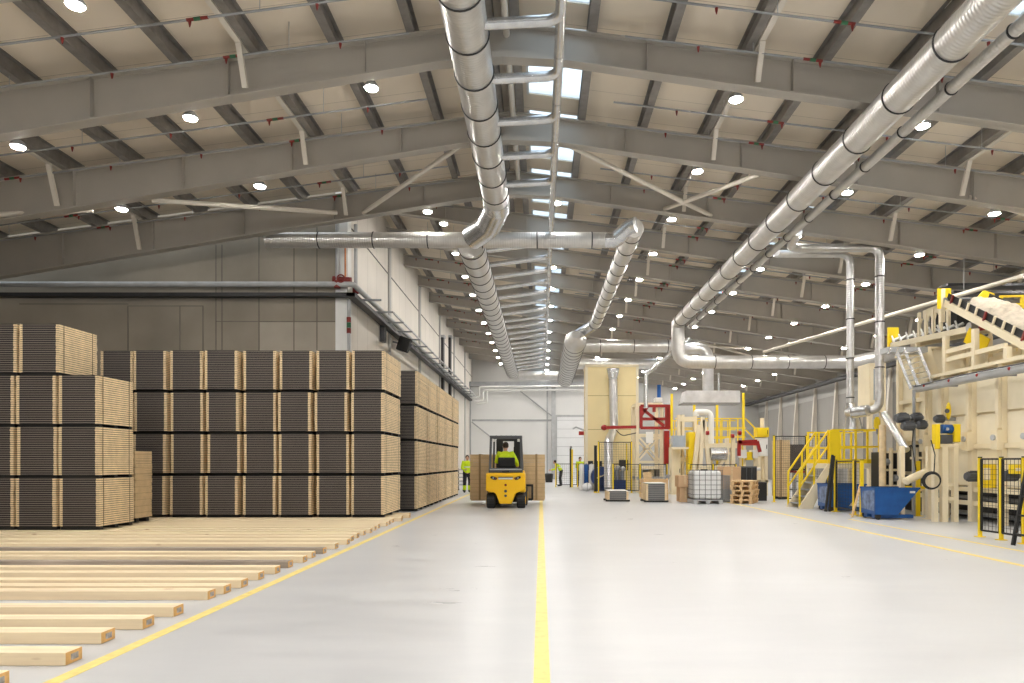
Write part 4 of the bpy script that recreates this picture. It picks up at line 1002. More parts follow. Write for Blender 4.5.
MB().box((bx0+.03,B+.03,bz0+.02),(bx1-.03,B+.95,bz1-.02)).build('plastic_tank', 'ibc', r, .06)
MB().tube([((bx0+bx1)/2,B+.55,bz1-.03),((bx0+bx1)/2,B+.55,bz1+.03)],.11,18).build('lid', 'black', r)
cg = MB()
for i in range(6):
    x = bx0+(bx1-bx0)*i/5
    for y in (B,B+.98): cg.bar((x,y,bz0),(x,y,bz1),.012,.012)
for i in range(7):
    z = bz0+(bz1-bz0)*i/6
    for y in (B,B+.98): cg.bar((bx0,y,z),(bx1,y,z),.012,.012)
    for x in (bx0,bx1): cg.bar((x,B,z),(x,B+.98,z),.012,.012)
for i in range(1,5):
    for x in (bx0,bx1): cg.bar((x,B+.98*i/5,bz0),(x,B+.98*i/5,bz1),.012,.012)
cg.build('wire_cage', 'char', r)
for x in (bx0+.06,(bx0+bx1)/2,bx1-.06): MB().box((x-.06,B,.002),(x+.06,B+.98,.1)).build('pallet_runner', 'midgrey', r)
MB().box((bx0,B,.1),(bx1,B+.98,.135)).build('pallet_deck', 'midgrey', r)
r = thing('wire_basket', 'grey wire basket between the white tank and the pallets', 'basket', (xa(727,22.8),22.8,0))
wx0, wx1 = xa(723.5,22.6), xa(730,22.6)
mesh_panel((wx0,22.6,0),(wx1,22.6,0),.05,.85,'basket_front',r,.05,'grey',.008); mesh_panel((wx0,23.3,0),(wx1,23.3,0),.05,.85,'basket_back',r,.05,'grey',.008)
mesh_panel((wx0,22.61,0),(wx0,23.29,0),.05,.85,'basket_side',r,.05,'grey',.008); mesh_panel((wx1,22.61,0),(wx1,23.29,0),.05,.85,'basket_side',r,.05,'grey',.008)
MB().box((wx0,22.6,.002),(wx1,23.3,.045)).build('basket_floor', 'grey', r)
def make_pallet():
    r = thing('pallet', 'x', 'pallet', (0,0,0), 'stacked wooden pallets')
    for i in range(5): MB().box((-.6,-.4+i*.1625,.122),(.6,-.4+i*.1625+.14,.142)).build('deck_board', 'pallet', r)
    for x in (-.53,0,.53):
        MB().box((x-.07,-.4,.098),(x+.07,.39,.12)).build('stringer_board', 'pallet', r)
        for y in (-.33,0,.32): MB().box((x-.07,y-.05,.024),(x+.07,y+.05,.097)).build('block', 'pallet', r)
    for y in (-.33,0,.32): MB().box((-.6,y-.05,.002),(.6,y+.05,.022)).build('bottom_board', 'pallet', r)
    return r
pr = None; px_, py_ = xa(745,22.2), 22.2
for i in range(5):
    lab = 'wooden pallet in the stack beside the white tank, %s from the floor' % ['lowest','second','third','fourth','fifth'][i]
    if pr is None: pr = o = make_pallet(); o['label'] = lab
    else: o = dup(pr, label=lab)
    o.location = (px_+random.uniform(-.02,.02), py_+random.uniform(-.02,.02), .144*i); o.rotation_euler = (0,0,math.radians(62+random.uniform(-2,2))); o.scale = (.86,.86,1)

# dark shelves and cabinets behind
def cabinet(name, label, px0, px1, d, z0, z1, m, dep=.6, cat='cabinet', nd=2, md=None):
    x0,x1 = xa(px0,d), xa(px1,d); r = thing(name, label, cat, ((x0+x1)/2,d,z0))
    MB().box((x0,d,z0),(x1,d+dep,z1)).build('cabinet_body', m, r, .01)
    for i in range(nd):
        a = x0+(x1-x0)*i/nd; b = x0+(x1-x0)*(i+1)/nd
        dd = MB().box((a+.02,d-.02,z0+.06),(b-.02,d-.001,z1-.05)).build('door', md or m, r, .006)
        MB().box((b-.07,d-.045,(z0+z1)/2-.08),(b-.05,d-.021,(z0+z1)/2+.08)).build('handle', 'black', dd)
    return r
cabinet('storage_cabinet', 'black cabinet behind the wooden pallets', 741.5, 757, 24.6, .0, 1.15, 'char', .6, nd=3, md='dark')
cabinet('storage_cabinet', 'small dark cabinet beside the pallets, nearest the tall fence', 757.5, 767, 23.4, .0, .62, 'dark', .5, nd=2)
cabinet('control_cabinet', 'yellow control cabinet under the far railed platform', 688.5, 695.5, 27.6, .0, za(432,27.6), 'yellow', .5, nd=1)
cabinet('control_cabinet', 'yellow box on the cream stand beside the red gripper', 757.5, 769, 27.0, za(437,27.0), za(427.5,27), 'yellow', .5, nd=1)
cabinet('control_cabinet', 'white control cabinet beneath the yellow box', 758.5, 768, 27.05, za(456,27.0), za(437.6,27), 'white', .45, nd=1)
cabinet('control_cabinet', 'cream cabinet standing by the far gantry column', 671.5, 681, 28.0, 0, za(447,28), 'cream', .6, nd=1)
r = thing('machine_stand', 'cream stand carrying the white and yellow control boxes', 'stand', (xa(764,27.2),27.2,0))
for px in (760,767):
    for y in (27.1,27.45): MB().box((xa(px,27)-.05,y-.05,0),(xa(px,27)+.05,y+.05,za(456.4,27))).build('leg', 'cream', r)
MB().box((xa(758,27),27.05,.5),(xa(769,27),27.5,.6)).build('shelf', 'cream', r); MB().box((xa(766,27),27.6,0),(xa(769,27),27.75,za(417,27))).build('mast', 'cream', r)

# railed far platform with its machinery
Q = 28.6
r = thing('machine_platform', 'far platform with yellow rails above the cream machinery', 'platform', (xa(708,Q),Q,0))
dz = za(443,Q); x0, x1 = xa(675.5,Q), xa(746,Q)
MB().box((x0,Q,dz-.16),(x1,Q+1.6,dz)).build('deck', 'cream', r)
for px in (671.5,694,716.7,743): MB().box((xa(px,Q)-.045,Q-.085,0),(xa(px,Q)+.045,Q-.005,za({671.5:394,694:405,716.7:405,743:393}[px],Q))).build('tall_post', 'yellow', r)
for y in (Q+.02,Q+1.55):
    for pz in (418.5,428,437): MB().bar((x0,y,za(pz,Q)),(x1,y,za(pz,Q)),.045,.045).build('rail', 'yellow', r)
    for px in (682,706,722,730,738): MB().box((xa(px,Q)-.022,y-.022,dz),(xa(px,Q)+.022,y+.022,za(418.5,Q))).build('rail_post', 'yellow', r)
for pz in (419,430): MB().bar((x1,Q+.02,za(pz,Q)),(xa(759,Q),Q+.02,za(pz+13,Q)),.05,.05).build('stair_rail', 'yellow', r)
for px in (678,698,720,742):
    for y in (Q+.1,Q+1.5): MB().box((xa(px,Q)-.07,y-.07,0),(xa(px,Q)+.07,y+.07,dz-.165)).build('leg', 'cream', r)
r = thing('forming_machine', 'cream machine with slanted struts and a silver drum under the far platform', 'machine', (xa(712,27.4),27.4,0)); q = lambda a,b,y=27.4: P(a,b,y)
for a,b in (((703,417),(700,470)),((704,420),(709,468)),((699,425),(694,470)),((716,470),(729,452)),((727,438),(727,480)),((733,435),(733,480))): MB().bar(q(*a),q(*b),.15,.13).build('slanted_strut', 'cream', r)
MB().box(q(698,448),q(736,444,28.0)).build('cross_beam', 'cream', r)
MB().tube([q(710,454),q(726,454)],.26,20).build('silver_drum', 'galv', r)
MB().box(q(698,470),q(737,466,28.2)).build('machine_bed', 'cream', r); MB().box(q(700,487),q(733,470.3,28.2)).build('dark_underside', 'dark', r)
for px in (700,708,716,728,735): MB().box(q(px-1,500.2),q(px+1,470.2,27.6)).build('leg', 'cream', r)
for px,py in ((706,433),(731,436),(738,433)): MB().tube([q(px,py,27.2),q(px+3,py,27.2)],.08,12).build('red_drive', 'red', r)
MB().box(q(673,447),q(683,436,27.9)).build('glass_case', 'glass_grey', r); MB().box(q(672,449),q(686,447.2,27.9)).build('ledge', 'cream', r)
r = thing('vertical_press', 'pair of tall cream columns rising beside the yellow cabinet', 'press', (xa(684,27.8),27.8,0))
for px in (681.5,685.5,698): MB().box((xa(px-1.4,27.8),28.25,0),(xa(px+1.4,27.8),28.5,za(414,27.8))).build('column', 'cream', r)
MB().box((xa(680,27.8),28.22,za(421,27.8)),(xa(699.5,27.8),28.49,za(416,27.8))).build('head_beam', 'cream', r); MB().box((xa(680,27.8),28.22,za(462,27.8)),(xa(699.5,27.8),28.49,za(457,27.8))).build('lower_beam', 'cream', r)
MB().tube([P(696,416,28.3),P(696,412,28.3),P(711,412,28.3),P(711,446,28.3)],.12,14,.25).build('white_pipe', 'white', r)
r = thing('gripper', 'red gripper frame on a thin mast over the dark cabinets', 'gripper', P(747,443,26))
mb = MB(); q = lambda a,b: P(a,b,26.0)
for a,b in (((738,442),(757,441)),((739,441),(739,456)),((742,444),(757,444)),((757,441),(760,452)),((739,441),(742,444))): mb.bar(q(*a),q(*b),.11,.11)
mb.build('red_frame', 'red', r); MB().box(P(744,487,26.3),P(745.2,443,26.4)).build('mast', 'cream', r); MB().box(P(754,487,26.3),P(755.5,443,26.4)).build('mast', 'cream', r)
for a,b in ((741,458),(747,460),(752,458)): MB().box(P(a,b,26.05),P(a+3,b-8,26.4)).build('tool_block', 'yellow' if a==747 else 'white', r)
MB().tube([P(738,470,26.2),P(760,469,26.2)],.06,10).build('white_tube', 'white', r)
tan_pack('board_pack', 'tall tan board pack standing behind the tall fence', xa(779.5,24.2), xa(790,24.2), 24.2, 25.0, .065, za(440,24.2), 1)
tan_pack('board_pack', 'tan board pack stored below the pale stanchions, beside the stairs', xa(806,26), xa(812,26), 26, 26.8, .065, za(446,26), 1)
o = pack(1.08, xa(806,24.4), 24.4, 1.0, 'dark-ended board pack on a red rack behind the tall fence', 'board packs behind the fence', 1.0)
r = thing('rack', 'red and grey rack holding the dark board pack behind the fence', 'rack', (xa(798,24.4),24.4,0))
for x in (xa(784.5,24.4)+.35,xa(806,24.4)-.03):
    for y in (24.45,25.4): MB().box((x-.04,y-.04,0),(x+.04,y+.04,.92)).build('post', 'grey', r)
for y in (24.45,25.4): MB().bar((xa(784.5,24.4)+.35,y,.95),(xa(806,24.4),y,.95),.07,.08).build('beam', 'red', r)
for z in (.3,.6): MB().box((xa(788,24.4)+.2,24.5,z),(xa(806,24.4)-.1,25.3,z+.05)).build('shelf', 'grey', r)

# ---------------------------------------------------------------- yellow platform with stairs
S = 20.2
r = thing('access_platform', 'raised platform with yellow rails and cream stairs by the silver funnel', 'platform', (xa(850,S),S,0))
dz = 1.26; x0, x1 = xa(830,19.3), xa(879,19.3); y0, y1 = 19.2, 21.0
MB().box((x0,y0,dz-.14),(x1,y1,dz)).build('deck', 'cream', r)
for x in (x0+.06,x1-.06):
    for y in (y0+.06,y1-.06): MB().box((x-.06,y-.06,0),(x+.06,y+.06,dz-.145)).build('leg', 'cream', r)
zt = dz+.92
for y in (y0+.03,y1-.03):
    for z in (zt,dz+.46): MB().bar((x0,y,z),(x1,y,z),.045,.045).build('rail', 'yellow', r)
    MB().box((x0,y-.01,dz),(x1,y+.01,dz+.12)).build('toe_board', 'yellow', r)
    for i in range(5): MB().box((x0+.03+(x1-x0-.06)*i/4-.025,y-.025,dz),(x0+.03+(x1-x0-.06)*i/4+.025,y+.025,zt)).build('rail_post', 'yellow', r)
for z in (zt,dz+.46): MB().bar((x1-.03,y0,z),(x1-.03,y1,z),.045,.045).build('rail', 'yellow', r)
MB().box((x0-.05,y0,dz-.02),(x0+.22,y0+.03,zt)).build('yellow_gate', 'yellow', r)
sx0, sx1 = xa(791,S+.2), x0+.02
for y in (S-.75,S+.15):
    MB().prism([(sx0-.16,.0),(sx0+.26,.0),(sx1,dz-.30),(sx1,dz+.02)], 1, y-.025, y+.025).build('stringer', 'cream', r)
    for o_, w_ in ((.92,.045),(.50,.04)): MB().bar((sx0-.1,y,.1+o_),(sx1,y,dz+o_),w_,w_).build('stair_rail', 'yellow', r)
    for f in (0,.5,1): 
        x = sx0-.1+(sx1-sx0+.1)*f; z = .1+(dz-.1)*f; MB().box((x-.022,y-.022,max(z-.08,.0)),(x+.022,y+.022,z+.92)).build('stair_post', 'yellow', r)
for i in range(6):
    f = (i+.7)/6.5; x = sx0+(sx1-sx0)*f; MB().box((x-.12,S-.72,dz*f-.02),(x+.12,S+.12,dz*f+.01)).build('tread', 'grey', r)
r = thing('small_motor', 'yellow capped motor hanging at the platform rail end', 'motor', P(877,422,18.6))
MB().tube([P(877,417,18.7),P(877,420,18.7),P(877,427,18.7),P(877,429,18.7)],[.04,.08,.085,.05],14).build('yellow_housing', 'yellow', r); MB().tube([P(877,429,18.7),P(877,434,18.7)],.03,10).build('shaft', 'grey', r)

# ---------------------------------------------------------------- blue tipping skips
def skip(label, x, y, s=1.0, xs=.80, zs=.95):
    r = thing('tipping_skip', label, 'skip', (x,y,0), 'blue tipping skips'); w_ = .72*s; X_ = x
    poly = [(x,.12),(x+.62*s,.12),(x+1.22*s,.70*s+.02),(x+1.22*s,.74*s+.02),(x-.03*s,.74*s+.02)]
    # open hull from plates
    mb = MB(); t = .02
    mb.prism(poly, 1, y, y+t); mb.prism(poly, 1, y+w_-t, y+w_)
    mb.box((x,y+t,.12),(x+.62*s,y+w_-t,.12+t)); mb.bar((x-.015*s,y+w_/2,.12),(x-.03*s,y+w_/2,.76*s),w_-2*t,.02,(1,0,0)) if False else mb.box((x-.02*s,y+t,.12),(x,y+w_-t,.76*s))
    mb.prism([(x+.62*s,.12),(x+1.22*s,.72*s),(x+1.22*s,.745*s),(x+.60*s,.14)], 1, y+t, y+w_-t)
    mb.build('hopper', 'blue', r)
    for yy in (y-.02,y+w_-.02): MB().box((x-.04*s,yy,.72*s),(x+1.24*s,yy+.04,.765*s)).build('rim', 'blue', r)
    MB().box((x+.02,y+.1,.03),(x+1.12*s,y+.25,.115)).build('base_frame', 'blue', r); MB().box((x+.02,y+w_-.25,.03),(x+1.12*s,y+w_-.1,.115)).build('base_frame', 'blue', r)
    for yy in (y+.05,y+w_-.05):
        for xx in (x+.08,): MB().tube([(xx,yy-.03,.075),(xx,yy+.03,.075)],.074,16).build('wheel', 'black', r)
    MB().box((x+.95*s,y-.006,.63*s),(x+1.1*s,y-.002,.68*s)).build('white_label', 'white', r)
    MB().prism([(y+.05,.2),(y+w_-.05,.24),(y+w_-.1,.66),(y+.04,.70)], 0, x-.026, x-.021).build('worn_patch', mat('worn_blue',(.16,.22,.36),.5,var=.5,scale=9), r)
    for o in [r]+list(r.children): pass
    for o in r.children:
        for v in o.data.vertices: v.co.x *= xs; v.co.z *= zs
    return r
skip('blue steel tipping skip in front of the yellow platform end', xa(876,15.75), 15.75)
skip('blue tipping skip behind the fence posts under the stairs', xa(829,18.4), 18.4, 1.0)
r = thing('wooden_plank', 'bare wooden plank leaning on the fence between the skips', 'plank', (xa(852,16.4),16.4,0)); MB().bar(P(852,517.0,16.4),P(861.5,480,16.9),.10,.03,(1,0,0)).build('plank_body', 'pallet', r)
r = thing('steel_profile', 'black steel profile leaning beside the fence posts', 'profile', (xa(828,18),18,0)); MB().bar(P(825.5,511.5,18),P(832.5,455,18.2),.06,.05,(1,0,0)).build('profile_body', 'black', r); MB().bar(P(829.5,511.5,18),P(834,456,18.2),.05,.05,(1,0,0)).build('profile_body', 'black', r)

# ---------------------------------------------------------------- cream production machine
MX = 9.45
r = thing('production_machine', 'long cream panelled production machine raised on posts at the aisle side', 'machine', (10.5,15,0))
yp = [17.03, 16.35, 15.3, 14.3, 13.4, 12.5, 11.6, 10.7]
for y in yp:
    MB().box((MX-.08,y-.07,0),(MX+.06,y+.07,3.35)).build('post', 'cream', r)
    MB().box((MX-.20,y-.10,1.55),(MX-.085,y+.10,1.95)).build('clevis', 'cream', r); MB().tube([(MX-.24,y,1.8),(MX-.19,y,1.8)],.06,12).build('clevis_pin', 'midgrey', r)
    MB().box((MX-.14,y-.05,2.0),(MX-.085,y+.05,3.2)).build('stiffener', 'cream', r)
for a, b in zip(yp, yp[1:]):
    for z0, z1 in ((.78,1.62),(1.66,2.32),(2.36,3.28)):
        MB().box((MX+.02,b+.075,z0),(MX+.06,a-.075,z1)).build('cladding_panel', 'cream_panel', r, .012)
    for z in (.40,.70,1.64): MB().box((MX-.04,b+.07,z-.05),(MX+.03,a-.07,z+.05)).build('side_rail', 'cream', r)
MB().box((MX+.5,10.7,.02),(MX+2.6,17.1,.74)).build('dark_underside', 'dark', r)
MB().box((MX+.07,10.6,.76),(MX+2.6,17.1,3.3)).build('machine_core', 'cream', r)
MB().box((MX-.12,10.55,3.30),(MX+2.65,17.12,3.38)).build('deck', 'cream', r)
for z in (.15,.5): MB().tube([(MX+.25,12.6,z),(MX+.25,17.2,z)],.05,10).build('roller_shaft', 'grey', r)
# tall end block
r = thing('press_housing', 'tall cream sheet housing at the far end of the production machine', 'machine housing', (10.4,18.7,0))
MB().box((MX+.35,17.5,1.75),(MX+2.6,19.05,za(352,18.0))).build('housing', 'cream_panel', r, .01)
for y,z0 in ((17.5,.0),(18.2,.0),(19.0,0)): MB().box((MX+.22,y-.06,z0),(MX+.34,y+.06,za(354,18))).build('post', 'cream', r)
for z in (.45,1.0,1.9,2.9): MB().box((MX+.24,17.56,z-.05),(MX+.33,18.94,z+.05)).build('cross_rail', 'cream', r)
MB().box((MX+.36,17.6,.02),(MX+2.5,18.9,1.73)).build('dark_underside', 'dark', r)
MB().box((MX+.2,17.46,za(352,18)),(MX+2.6,19.1,za(350,18))).build('top_trim', 'cream', r)
for px, m_ in ((931,'cream'),(926,'cream')):
    x = xa(px,17.2); MB().box((x-.05,17.2,0),(x+.05,17.3,za(425 if m_=='cream' else 395,17.2))).build('front_post', m_, r)
for pz in (437,446,458,490): MB().box((xa(912,17.2),17.15,za(pz,17.2)-.03),(xa(934,17.2),17.3,za(pz,17.2)+.03)).build('front_rail', 'cream' if pz != 446 else 'dark', r)
mb = MB(); mb.prism([(xa(921,17.3),za(347,17.3)),(xa(931,17.3),za(347,17.3)),(xa(944,17.3),za(386,17.3)),(xa(930,17.3),za(386,17.3))], 1, 17.32, 17.42); mb.build('slanted_chute', 'cream', r)
r = thing('tall_cabinet', 'tall narrow cream cabinet with a grey window behind the upright pipes', 'cabinet', (xa(876,20.9),20.9,0))
ax0, ax1 = xa(869.5,21.6), xa(886,21.6)
MB().box((ax0,21.6,za(412,21.6)),(ax1,22.4,za(363,21.6))).build('cabinet_body', 'cream', r, .01); MB().box((xa(873,21.6),21.57,za(400,21.6)),(xa(879.5,21.6),21.598,za(369,21.6))).build('window', 'glass_grey', r)
for px in (871.5,884): MB().box((xa(px,21.6)-.06,21.65,0),(xa(px,21.6)+.06,21.8,za(412.2,21.6))).build('leg', 'cream', r)
for px in (871.5,881): MB().box((xa(px,21.6)-.04,21.55,za(403,21.6)),(xa(px,21.6)+.04,21.597,za(366,21.6))).build('window_frame', 'cream_panel', r)
# grey tubular tray
r = thing('tubular_rail', 'grey tubular rail with red caps along the top of the cream machine', 'rail', (9.1,14.5,3.08))
MB().tube([(9.12,17.0,3.08),(9.12,10.6,3.08)],.095,18).build('tube', 'midgrey', r)
for i in range(5): MB().ball((9.03,16.5-1.0*i,3.10),(.03,.035,.035)).build('red_cap', 'red', r)
for y in (15.8,13.85,12.95): MB().box((9.10,y-.03,3.0),(9.40,y+.03,3.04)).build('bracket', 'grey', r)
MB().tube([(9.02,16.95,3.12),(9.0,15.0,3.16),(9.02,11.6,3.14)],.015,8).build('cable', 'char', r)
# posts and frame on the machine deck
r = thing('conveyor_support', 'cream post frame on the machine deck carrying the two conveyors', 'support frame', (9.5,15.2,3.38))
for y, zt_ in ((16.25,4.22),(15.15,4.18),(14.1,3.62)):
    for x in (9.40,10.4): MB().box((x-.055,y-.055,3.385),(x+.055,y+.055,zt_)).build('post', 'cream', r)
for z,a,b in ((3.66,14.15,16.2),(3.85,15.2,16.2)):
    for x in (9.40,10.4): MB().box((x-.04,a,z-.05),(x+.04,b,z+.05)).build('tie_beam', 'cream', r)
MB().box((10.9,13.0,3.385),(11.9,17.1,4.0)).build('back_wall', 'cream_panel', r); MB().box((10.1,13.2,3.9),(10.85,13.5,4.05)).build('white_box', 'white', r)
for y in (14.6,15.4): MB().box((10.6,y-.2,3.6),(10.8,y+.2,3.95)).build('yellow_guard', 'yellow', r)
# inclined conveyor
r = thing('inclined_conveyor', 'steep cream conveyor heaped with pale wood fibre over the machine', 'conveyor', (9.8,14.5,4.2))
A, Bp = V((9.50,16.45,5.03)), V((9.50,13.62,3.52)); u = (Bp-A).normalized(); nrm = V((0,-u.z,u.y)); nrm = nrm if nrm.z > 0 else -nrm
for dx in (0,1.0): MB().bar(A+V((dx,0,0)),Bp+V((dx,0,0)),.06,.16,nrm).build('side_rail', 'cream', r)
MB().bar(A+V((.5,0,0))+nrm*.10,Bp+V((.5,0,0))+nrm*.10,.92,.03,nrm).build('belt', 'black', r)
for dx in (.02,.98): MB().bar(A+V((dx,0,0))+nrm*.16,Bp+V((dx,0,0))+nrm*.16,.02,.15,nrm).build('skirt', 'black', r)
L_ = (Bp-A).length
for i in range(9):
    p = A+u*(.25+i*.34); MB().bar(p+nrm*.06+V((-.02,0,0)),p+nrm*.26+V((-.02,0,0)),.05,.035,(1,0,0)).build('skirt_bracket', 'cream' if i%4 else 'redpipe', r)
    MB().tube([p+nrm*.04+V((.05,0,0)),p+nrm*.04+V((.95,0,0))],.035,10).build('roller', 'grey', r)
MB().tube([A+V((-.02,0,.02)),A+V((1.02,0,.02))],.11,16).build('head_drum', 'grey', r)
MB().bar(A+V((.0,.05,-.12)),A+V((.0,.05,.36)),.32,.03,(0,1,0)).build('yellow_end_plate', 'yellow', r); MB().box((9.42,16.48,4.6),(9.52,16.58,5.38)).build('end_post', 'cream', r)
hp = MB(); rn = random.Random(3); cs, fr_, rd = [], [], []
for i in range(20):
    f = i/19; p = A+u*(.35+f*(L_-.5))+V((.5,0,0))+nrm*(.13); cs.append(p); fr_.append((V((1,0,0)),nrm)); k = min(1,f*5)*(1 if f < .93 else .7); rd.append((.42*(.5+.5*k)+rn.uniform(-.04,.04),(.10+.13*k)+rn.uniform(-.04,.04)))
hp.rings(cs, fr_, rd, 20); jitter(hp, .035, 5); hp.build('fibre_heap', 'fibre', r)
for f,m_,o_ in ((.62,'tarp',.0),(.84,'tarp',.04)):
    p = A+u*(f*L_)+V((.78,0,0))+nrm*.27; jitter(MB().ball(p,(.22,.42,.10),16,10),.03,int(f*100)).build('dark_tarp', m_, r)
# level conveyor
r = thing('level_conveyor', 'level cream roller conveyor leading to the steep conveyor', 'conveyor', (9.6,18,4.5))
zl = lambda y: 4.33+(y-16)*.062
for x in (9.750,10.320): MB().bar((x,16.0,zl(16)),(x,19.5,zl(19.5)),.06,.14).build('side_rail', 'cream', r)
for i in range(9):
    y = 16.4+.37*i; z = zl(y)
    MB().tube([(9.730,y,z+.11),(9.890,y,z+.19)],.04,10).build('idler_roller', 'white', r); MB().tube([(10.340,y,z+.11),(10.180,y,z+.19)],.04,10).build('idler_roller', 'midgrey', r)
    MB().bar((9.730,y-.08,z+.06),(9.730,y+.05,z+.26),.03,.03,(1,0,0)).build('idler_bracket', 'white', r)
MB().bar((10.030,16.0,zl(16)+.09),(10.030,19.5,zl(19.5)+.09),.5,.03).build('belt', 'black', r)
MB().box((9.670,19.5,4.5),(9.970,19.56,5.05)).build('yellow_end_plate', 'yellow', r)
hop = MB(); hop.box((9.770,16.75,4.98),(9.810,17.9,5.16)); hop.prism([(16.75,5.16),(17.9,5.16),(17.9,5.0),(16.75,5.2)], 0, 9.760, 9.775)
for i in range(5):
    y = 16.8+.325*i
    hop.box((9.750,y-.045,4.50),(9.810,y+.045,5.16))
    if i < 4:
        for e in (0,1):
            q = y+.045 if e == 0 else y+.28
            hop.prism([(q,4.98),(q+(.09 if e == 0 else -.09),4.98),(q,4.84)], 0, 9.775, 9.810)
hop.build('ribbed_hopper', 'cream', r); MB().box((9.950,16.75,4.5),(10.250,17.9,5.14)).build('hopper_back', 'dark', r)
for y in (16.9,18.2,19.3): MB().box((9.730,y-.05,za(352,18)+.13),(9.830,y+.05,zl(y)-.07)).build('leg', 'cream', r)
MB().bar((9.700,15.95,4.20),(9.880,15.5,3.86),.36,.03,(1,0,0)).build('yellow_chute', 'yellow', r)
MB().tube([(9.710,15.9,4.36),(9.870,15.9,4.36)],.11,16).build('end_drum', 'midgrey', r); MB().tube([(9.890,15.85,4.36),(10.030,15.85,4.38)],.10,14).build('red_motor', 'red', r)
# yellow guard plate and railing up on top
r = thing('guard_plate', 'large yellow rounded guard plate above the heaped conveyor', 'guard', P(986,298,16.6))
MB().prism([(xa(a,16.6),za(b,16.6)) for a,b in ((976,304),(978,297),(984,290),(995,293.5),(995.5,305),(990,306))], 1, 16.6, 16.66).build('plate', 'yellow', r, .01)
for px in (979,993): MB().box((xa(px,16.6)-.03,16.67,4.3),(xa(px,16.6)+.03,16.73,za(300,16.6))).build('bracket', 'cream', r)
r = thing('gallery_rail', 'yellow guard rail on the gallery high above the machine', 'rail', P(1010,300,16.8))
for pz in (296.5,304.5): MB().bar(P(999.5,pz,16.8),P(1060,pz-1,16.8),.05,.05).build('rail', 'yellow', r)
for px in (1001,1022,1045): MB().box((xa(px,16.8)-.03,16.77,za(318,16.8)),(xa(px,16.8)+.03,16.83,za(296,16.8))).build('rail_post', 'yellow', r)
MB().box((xa(980,16.8),16.75,za(322,16.8)),(xa(1070,16.8),17.6,za(318,16.8))).build('gallery_deck', 'dark', r)
for px in (984,1060): MB().box((xa(px,16.8)-.06,17.3,3.38),(xa(px,16.8)+.06,17.42,za(322,16.8))).build('gallery_leg', 'cream', r)
# aluminium ladder frame
LY = 16.9
r = thing('aluminium_steps', 'bright aluminium step ladder sloping across the tall cream housing', 'steps', P(914,370,LY))
for (a,b),(c,d_) in (((897,353),(911,389)),((905,351),(919,388)),((918,348),(933,384))): MB().bar(P(a,b,LY),P(c,d_,LY-.1),.05,.06).build('side_rail', 'galv', r)
for i in range(7):
    f = (i+.5)/7; MB().bar(P(897+14*f,353+36*f,LY-.05),P(918+15*f,348+36*f,LY-.05),.05,.03).build('step', 'galv', r)
MB().box(P(888,352,LY+.1),P(919,349.5,LY+.5)).build('top_platform', 'midgrey', r)
for px in (888,895,902): MB().bar(P(px,355,LY),P(px+3,348,LY),.03,.03).build('rung', 'galv', r)
# motors
def motor(label, px, py, d, rad, ln, m='char', axis=(1,0,0), mount=(0,.2,0)):
    c = P(px,py,d); a = V(axis); r = thing('electric_motor', label, 'motor', c)
    MB().tube([c-a*ln*.5,c-a*ln*.40,c+a*ln*.32,c+a*ln*.34],[rad*.8,rad,rad,rad*.7],18).build('housing', m, r)
    fn = MB()
    for k in range(12):
        t = 2*math.pi*k/12; e1 = V((0,1,0)) if abs(a.y) < .5 else V((1,0,0)); e2 = a.cross(e1); q_ = e1*math.cos(t)+e2*math.sin(t)
        fn.bar(c-a*ln*.36+q_*rad*1.0,c+a*ln*.28+q_*rad*1.0,.012,.03,q_)
    fn.build('cooling_fins', m, r)
    MB().tube([c+a*ln*.34,c+a*ln*.5],[rad*.55,rad*.5],14).build('gear_flange', 'grey', r)
    MB().bar(c, c+V(mount), .06, .08).build('mount', 'grey', r)
    MB().box(c+V((-.06,-.04,rad*.95)),c+V((.06,.04,rad*1.3))).build('terminal_box', m, r)
    return r
motor('grey motor on the pole, upper pair, next to the silver chute', 903, 418, 16.6, .10, .36)
motor('grey motor on the pole, upper pair, next to the yellow drive', 917, 417.5, 16.6, .09, .30)
motor('grey motor on the pole, lower pair, next to the silver chute', 909, 426, 16.45, .095, .34)
motor('grey motor on the pole, lower pair, next to the yellow drive', 922, 425, 16.45, .09, .26)
r = thing('service_pole', 'thin grey pole carrying the four grey motors', 'pole', (xa(914,16.7),16.7,0)); MB().tube([(xa(914,16.75),16.75,0),(xa(914,16.75),16.75,za(390,16.75))],.035,12).build('pole', 'grey', r); MB().bar(P(897,422,16.75),P(927,422,16.75),.04,.04).build('cross_arm', 'grey', r); MB().tube([P(914,422,16.6),P(912,445,16.6),P(916,470,16.7)],.012,6).build('cable', 'black', r)
r = thing('guarded_drive', 'blue motor between two yellow guard plates on cream posts', 'drive', (xa(948,15.1),15.1,0)); d_ = 15.1
MB().box((xa(935.5,d_),d_,za(449,d_)),(xa(940.5,d_),d_+.15,za(424,d_))).build('yellow_guard', 'yellow', r, .015); MB().box((xa(954.5,d_),d_,za(442,d_)),(xa(961,d_),d_+.28,za(424,d_))).build('yellow_guard', 'yellow', r, .015)
MB().tube([P(941,429,d_+.12),P(954,429,d_+.12)],.10,18).build('blue_motor', 'blue', r); MB().tube([P(947.5,429,d_+.01),P(947.5,429,d_+.03)],.035,12).build('motor_cap', 'midgrey', r)
MB().box((xa(941.5,d_),d_+.02,za(443.5,d_)),(xa(953.5,d_),d_+.25,za(434.5,d_))).build('gearbox', 'char', r, .01)
for px,w_ in ((946.5,.13),(957.5,.10),(937.5,.09)): MB().box((xa(px,d_)-w_/2,d_+.04,0),(xa(px,d_)+w_/2,d_+.16,za(444,d_) if px != 957.5 else za(442.5,d_))).build('post', 'cream', r)
